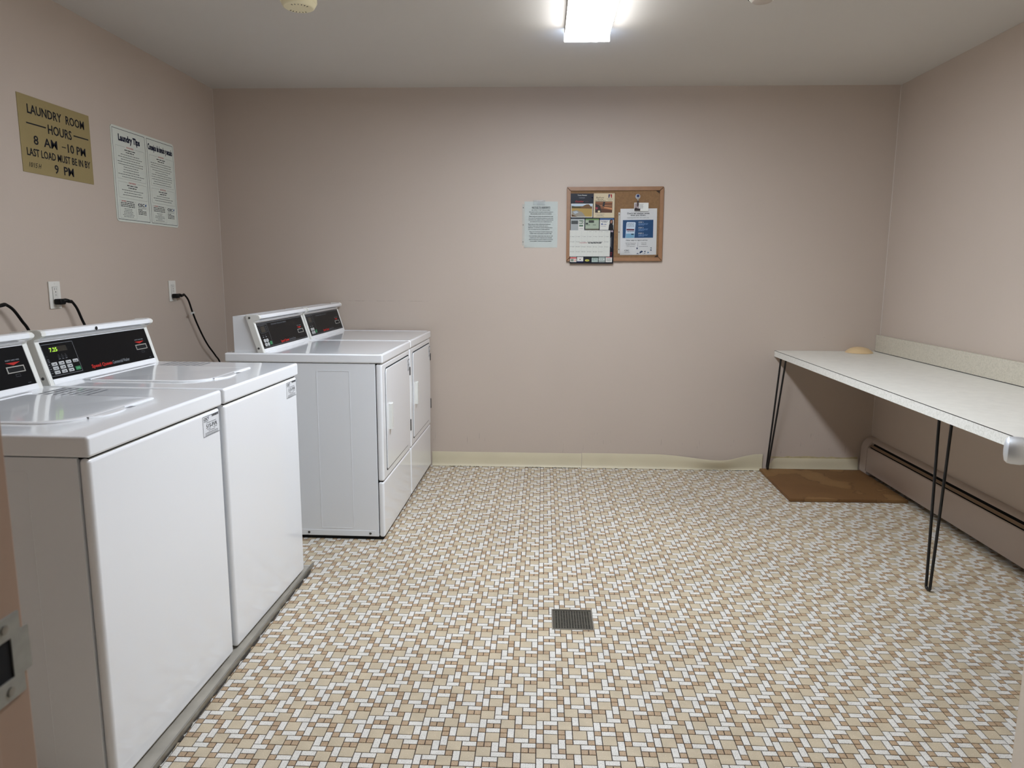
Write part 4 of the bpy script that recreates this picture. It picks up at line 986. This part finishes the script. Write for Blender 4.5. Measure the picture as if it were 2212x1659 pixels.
# month page
q = Print((0, -.0025, 0), U_, V_, cal, .0003); GRD = ink((168, 170, 166)); pw = CW*.915; pz0, pz1 = CH*.107, CH*.475
for k in range(1, 7): q.rect(pw*k/7-.0003, pz0, pw*k/7+.0003, pz1, GRD, 'grid', 1)
for k in range(1, 5): q.rect(0, pz0+(pz1-pz0)*k/5*.98, pw, pz0+(pz1-pz0)*k/5*.98+.0005, GRD, 'grid', 1)
n_ = 1
for r_ in range(5):
    for c_ in range(7):
        if r_ == 0 and c_ < 3: continue
        if n_ > 31: break
        zz = pz0+(pz1-pz0)*(5-r_)/5*.98-.0055; q.text(str(n_), pw*c_/7+.0025, zz, .0038, INK, bold=.02)
        q.greek(pw*c_/7+.011, zz+.0005, .016, .0024, INKG, 300+n_); n_ += 1
q.text('Constellation', pw*.235, pz0+(pz1-pz0)*.505, .007, ink((170, 60, 66)), width=pw*.20, shear=.3, layer=3); q.greek(pw*.455, pz0+(pz1-pz0)*.53, pw*.35, .005, INK, 71, layer=3); q.greek(pw*.455, pz0+(pz1-pz0)*.50, pw*.34, .005, INK, 72, layer=3)
for c_, nm in enumerate(('SUNDAY', 'MONDAY', 'TUESDAY', 'WEDNESDAY', 'THURSDAY', 'FRIDAY', 'SATURDAY')): p.text(nm, pw*(c_+.5)/7, CH*.481, .0032, ink((150, 150, 160)), width=.016, align='c')
q.build()
p.text('2025', ux(1825), v2(300), .010, ink((200, 180, 190)), width=ux(1925)-ux(1825), bold=.02)
p.rect(ux(1825), v2(880), ux(1840), v2(520), ink((150, 152, 156)), 'lettering'); p.rect(ux(1870), v2(940), ux(1882), v2(480), ink((92, 94, 100)), 'lettering'); p.text('10', ux(1825), v2(1150), .009, ink((150, 40, 48)), width=ux(1910)-ux(1825)); p.greek(ux(1825), v2(1210), .014, .005, ink((150, 40, 48)), 73)
for k, (x0, x1) in enumerate(((262, 510), (535, 780), (810, 1055), (1110, 1360), (1385, 1635), (1660, 1910))):
    base = (WH, WH, ink((30, 30, 34)), ink((150, 164, 156)), ink((176, 184, 178)), WH)[k]
    p.rect(ux(x0), v2(1490), ux(x1), v2(1285), base, 'picture', 1); md = (x0+x1)/2
    if k == 0: p.rect(ux(x0), v2(1350), ux(x1), v2(1300), ink((180, 62, 58)), 'picture', 2); p.rect(ux(x0+30), v2(1465), ux(x0+140), v2(1365), ink((120, 128, 112)), 'picture', 2); p.rect(ux(x0+165), v2(1465), ux(x0+225), v2(1375), ink((196, 150, 140)), 'picture', 2)
    if k == 1: p.rect(ux(x0), v2(1490), ux(x1), v2(1455), ink((34, 40, 84)), 'picture', 2); p.rect(ux(md-28), v2(1400), ux(md+25), v2(1365), ink((96, 40, 60)), 'picture', 2)
    if k == 2: p.poly([(ux(md+88*math.cos(a*PI/8)), v2(1420+40*math.sin(a*PI/8))) for a in range(16)], ink((190, 184, 84)), 'picture', 2); p.text('TRAP', ux(md), v2(1432), .0045, INK, width=.013, align='c', bold=.03, layer=4)
    if k == 3: p.rect(ux(x0), v2(1325), ux(x1), v2(1285), ink((62, 74, 66)), 'picture', 2); p.text('C', ux(x0+40), v2(1415), .010, ink((50, 74, 64)), width=.009, layer=4); p.greek(ux(x0+130), v2(1380), .014, .004, INKG, 75)
    if k == 4: p.rect(ux(x0), v2(1330), ux(x1), v2(1300), ink((120, 132, 124)), 'picture', 2); p.rect(ux(x0), v2(1460), ux(x1), v2(1435), ink((84, 98, 88)), 'picture', 2); p.greek(ux(x0+40), v2(1385), .024, .005, INKG, 76)
    if k == 5: p.rect(ux(x0+20), v2(1310), ux(x1), v2(1285), ink((186, 110, 116)), 'picture', 2); [p.greek(ux(x0+40), v2(1345+26*z), .026, .003, INKG, 77+z) for z in range(5)]
p.build()
pin = empty('push_pin', (ux(1085)+.1715, YB-.0218, v1(505)+1.332), 0, 'small dark push pin holding the calendar', 'push pin')
obj('head', lathe(NB(), [(0, .012), (.0045, .011), (.005, .008), (.003, .006), (.0028, .003), (.0045, .001), (.0045, 0), (0, 0)], (0, 0, 0), (0, -1, 0), 18), ink((30, 34, 60), .2), pin)
obj('needle', lathe(NB(), [(0, .0), (.0006, .0), (.0006, -.010), (0, -.011)], (0, 0, 0), (0, -1, 0), 8), STEEL, pin)

# service flyer in a sleeve
fl = empty('flyer', (.4865, YB-.0115, 1.3855), 0, 'white flyer with a blue panel in a plastic sleeve, on the cork board', 'flyer')
FW, FH = .2270, .2840
fl.rotation_euler = (0, -.014, 0)
obj('paper', box(NB(), 0, FW, -.0012, -.0002, 0, FH), ink((202, 200, 196), .45), fl, smooth=False)
p = Print((0, -.0012, 0), U_, V_, fl, .0003)
fu = lambda X, Y=0: (X-(365-.052*Y if False else 365))/(2020-365)*FW
fa = lambda Y: FH*(1-(Y-925)/((1555+70*22.12)-925)); fbv = lambda Y: fa(Y+70*22.12)
p.text("Don't let washer woes", fu(680), fa(1180), .0100, DK, width=fu(1680)-fu(680), bold=.02); p.text('slow you down.', fu(830), fa(1262), .0095, DK, width=fu(1520)-fu(830), bold=.02)
p.text('Download the CSC GO mobile app', fu(680), fa(1368), .0052, DK, width=fu(1660)-fu(680))
BL = ink((36, 72, 108)); p.rect(fu(480), fbv(750), fu(1860), fa(1455), BL, 'picture', 1)
p.poly([(fu(600), fbv(750)), (fu(1010), fbv(750)), (fu(1062), fa(1600)), (fu(1030), fa(1555)), (fu(680), fa(1545)), (fu(645), fa(1590))], ink((196, 206, 214)), 'picture', 2)
p.poly([(fu(610), fbv(750)), (fu(1000), fbv(750)), (fu(1015), fbv(540)), (fu(622), fbv(540))], ink((120, 160, 180)), 'picture', 3)
p.poly([(fu(645), fbv(395)), (fu(1000), fbv(400)), (fu(1005), fbv(330)), (fu(650), fbv(315))], ink((104, 52, 62)), 'picture', 3)
p.rect(fu(865), fbv(595), fu(980), fbv(550), ink((24, 48, 58)), 'picture', 4)
for q, y in enumerate((1620, 1665, 1720, 1770, 2000, 2010)): p.greek(fu(680), fa(y), fu(1010)-fu(680), .0035, INKG, 80+q, layer=4)
LBL = ink((118, 148, 182))
for q, y in enumerate((1590, 1590+255, 1590+520)):
    p.text('STEP %d' % (q+1), fu(1190), fa(y), .0068, WH, width=fu(1420)-fu(1190), bold=.02)
    for z in range(3): p.greek(fu(1190), fa(y+45+38*z), (fu(1640)-fu(1190))*(1, .95, .6)[z], .0036, LBL, 90+q*3+z)
p.text('Other ways to report service:', fu(630), fbv(885), .0078, DK, width=fu(1620)-fu(630), bold=.015)
p.text('Call the Customer', fu(610), fbv(1015), .0062, DK, width=fu(1090)-fu(610)); p.text('Support Center', fu(635), fbv(1085), .0062, DK, width=fu(1060)-fu(635)); p.text('1-877-264-6622', fu(660), fbv(1170), .0048, INKG, width=fu(1040)-fu(660))
p.text('Visit the', fu(1330), fbv(1010), .0062, DK, width=fu(1560)-fu(1330)); p.text('Website', fu(1330), fbv(1083), .0062, DK, width=fu(1560)-fu(1330)); p.greek(fu(1240), fbv(1168), fu(1640)-fu(1240), .004, INKG, 99)
p.rect(fu(1170), fbv(1180), fu(1180), fbv(970), INKG, 'rule')
p.text('CSC', fu(565), fbv(1370), .0085, INK, width=fu(780)-fu(565), bold=.02); p.greek(fu(565), fbv(1435), fu(820)-fu(565), .003, INKG, 98)
D2 = ink((28, 48, 78)); D3 = ink((60, 110, 140))
p.poly([(fu(1145+32*math.cos(a*PI/5)), fbv(1245+44*math.sin(a*PI/5))) for a in range(10)], D2, 'picture', 2)
for T3, c in (([(1265, 1500), (1265, 1410), (1350, 1350), (1430, 1400)], D2), ([(1455, 1400), (1530, 1355), (1530, 1440)], D2), ([(1350, 1500), (1520, 1500), (1520, 1460), (1440, 1510)], D2), ([(1620, 1410), (1700, 1440), (1625, 1495)], D3), ([(1730, 1330), (1800, 1295), (1800, 1380)], D2), ([(1730, 1235), (1805, 1200), (1805, 1265)], ink((70, 84, 92))), ([(1100, 1510), (1175, 1465), (1240, 1510)], D2)):
    p.poly([(fu(a), fbv(b_)) for a, b_ in T3], c, 'picture', 2)
p.build(); sleeve(fl, FW, FH)
b = NB(); box(b, -.0125, -.0015, -.0014, -.0006, .010, FH-.022); st_ = obj('punched_strip', b, SLV, fl, smooth=False)
for z in (.035, .142, .248): obj('hole', lathe(NB(), [(0, 0), (.003, 0), (.003, .0003), (0, .0003)], (-.0075, -.0015, z), (0, -1, 0), 12), ink((40, 36, 34)), st_, smooth=False)

# small card hung from a clip
cd = empty('business_card', (.5660, YB-.0185, 1.6545), 0, 'small white card with a picture strip clipped above the flyer', 'card')
obj('card_stock', box(NB(), 0, .0885, -.0008, 0, 0, .0515), ink((208, 208, 200), .4), cd, smooth=False)
p = Print((0, -.0008, 0), U_, V_, cd, .0003)
p.rect(.002, .002, .030, .048, ink((150, 138, 138)), 'picture', 1); p.rect(.002, .002, .038, .016, ink((50, 42, 42)), 'picture', 2); p.poly([(.002, .016), (.012, .022), (.020, .017), (.030, .015)], ink((50, 42, 42)), 'picture', 3)
for q in range(6): p.greek(.034, .041-.0048*q, .024-.002*(q % 3), .0026, INKG, 110+q)
p.build()
hk = empty('badge_clip', (.5880, YB-.0105, 1.7445), 0, 'round clear suction hook with a hanging bulldog clip at the top of the cork board', 'hook')
obj('disc', lathe(NB(), [(0, 0), (.0155, 0), (.0155, .002), (.012, .004), (.006, .006), (.004, .009), (0, .009)], (0, 0, 0), (0, -1, 0), 28), mat('clear_disc', (190, 196, 204), .08, metal=.5), hk)
obj('centre', lathe(NB(), [(0, .0085), (.0075, .0085), (.006, .0115), (0, .012)], (0, 0, .003), (0, -1, 0), 20), ink((40, 50, 92), .2), hk)
obj('link_strap', box(NB(), -.0035, .0035, -.0095, -.0075, -.032, -.008, .0005, 1), mat('clear_strap', (150, 146, 140), .15), hk, smooth=False)
obj('clip_jaw', box(NB(), -.0055, .0005, -.0125, -.0090, -.062, -.026, .001, 1), mat('clip_steel', (120, 104, 100), .25, metal=.9), hk)
obj('clip_jaw', box(NB(), .0022, .0052, -.0125, -.0090, -.058, -.026, .001, 1), mat('clip_steel2', (84, 66, 66), .25, metal=.9), hk)
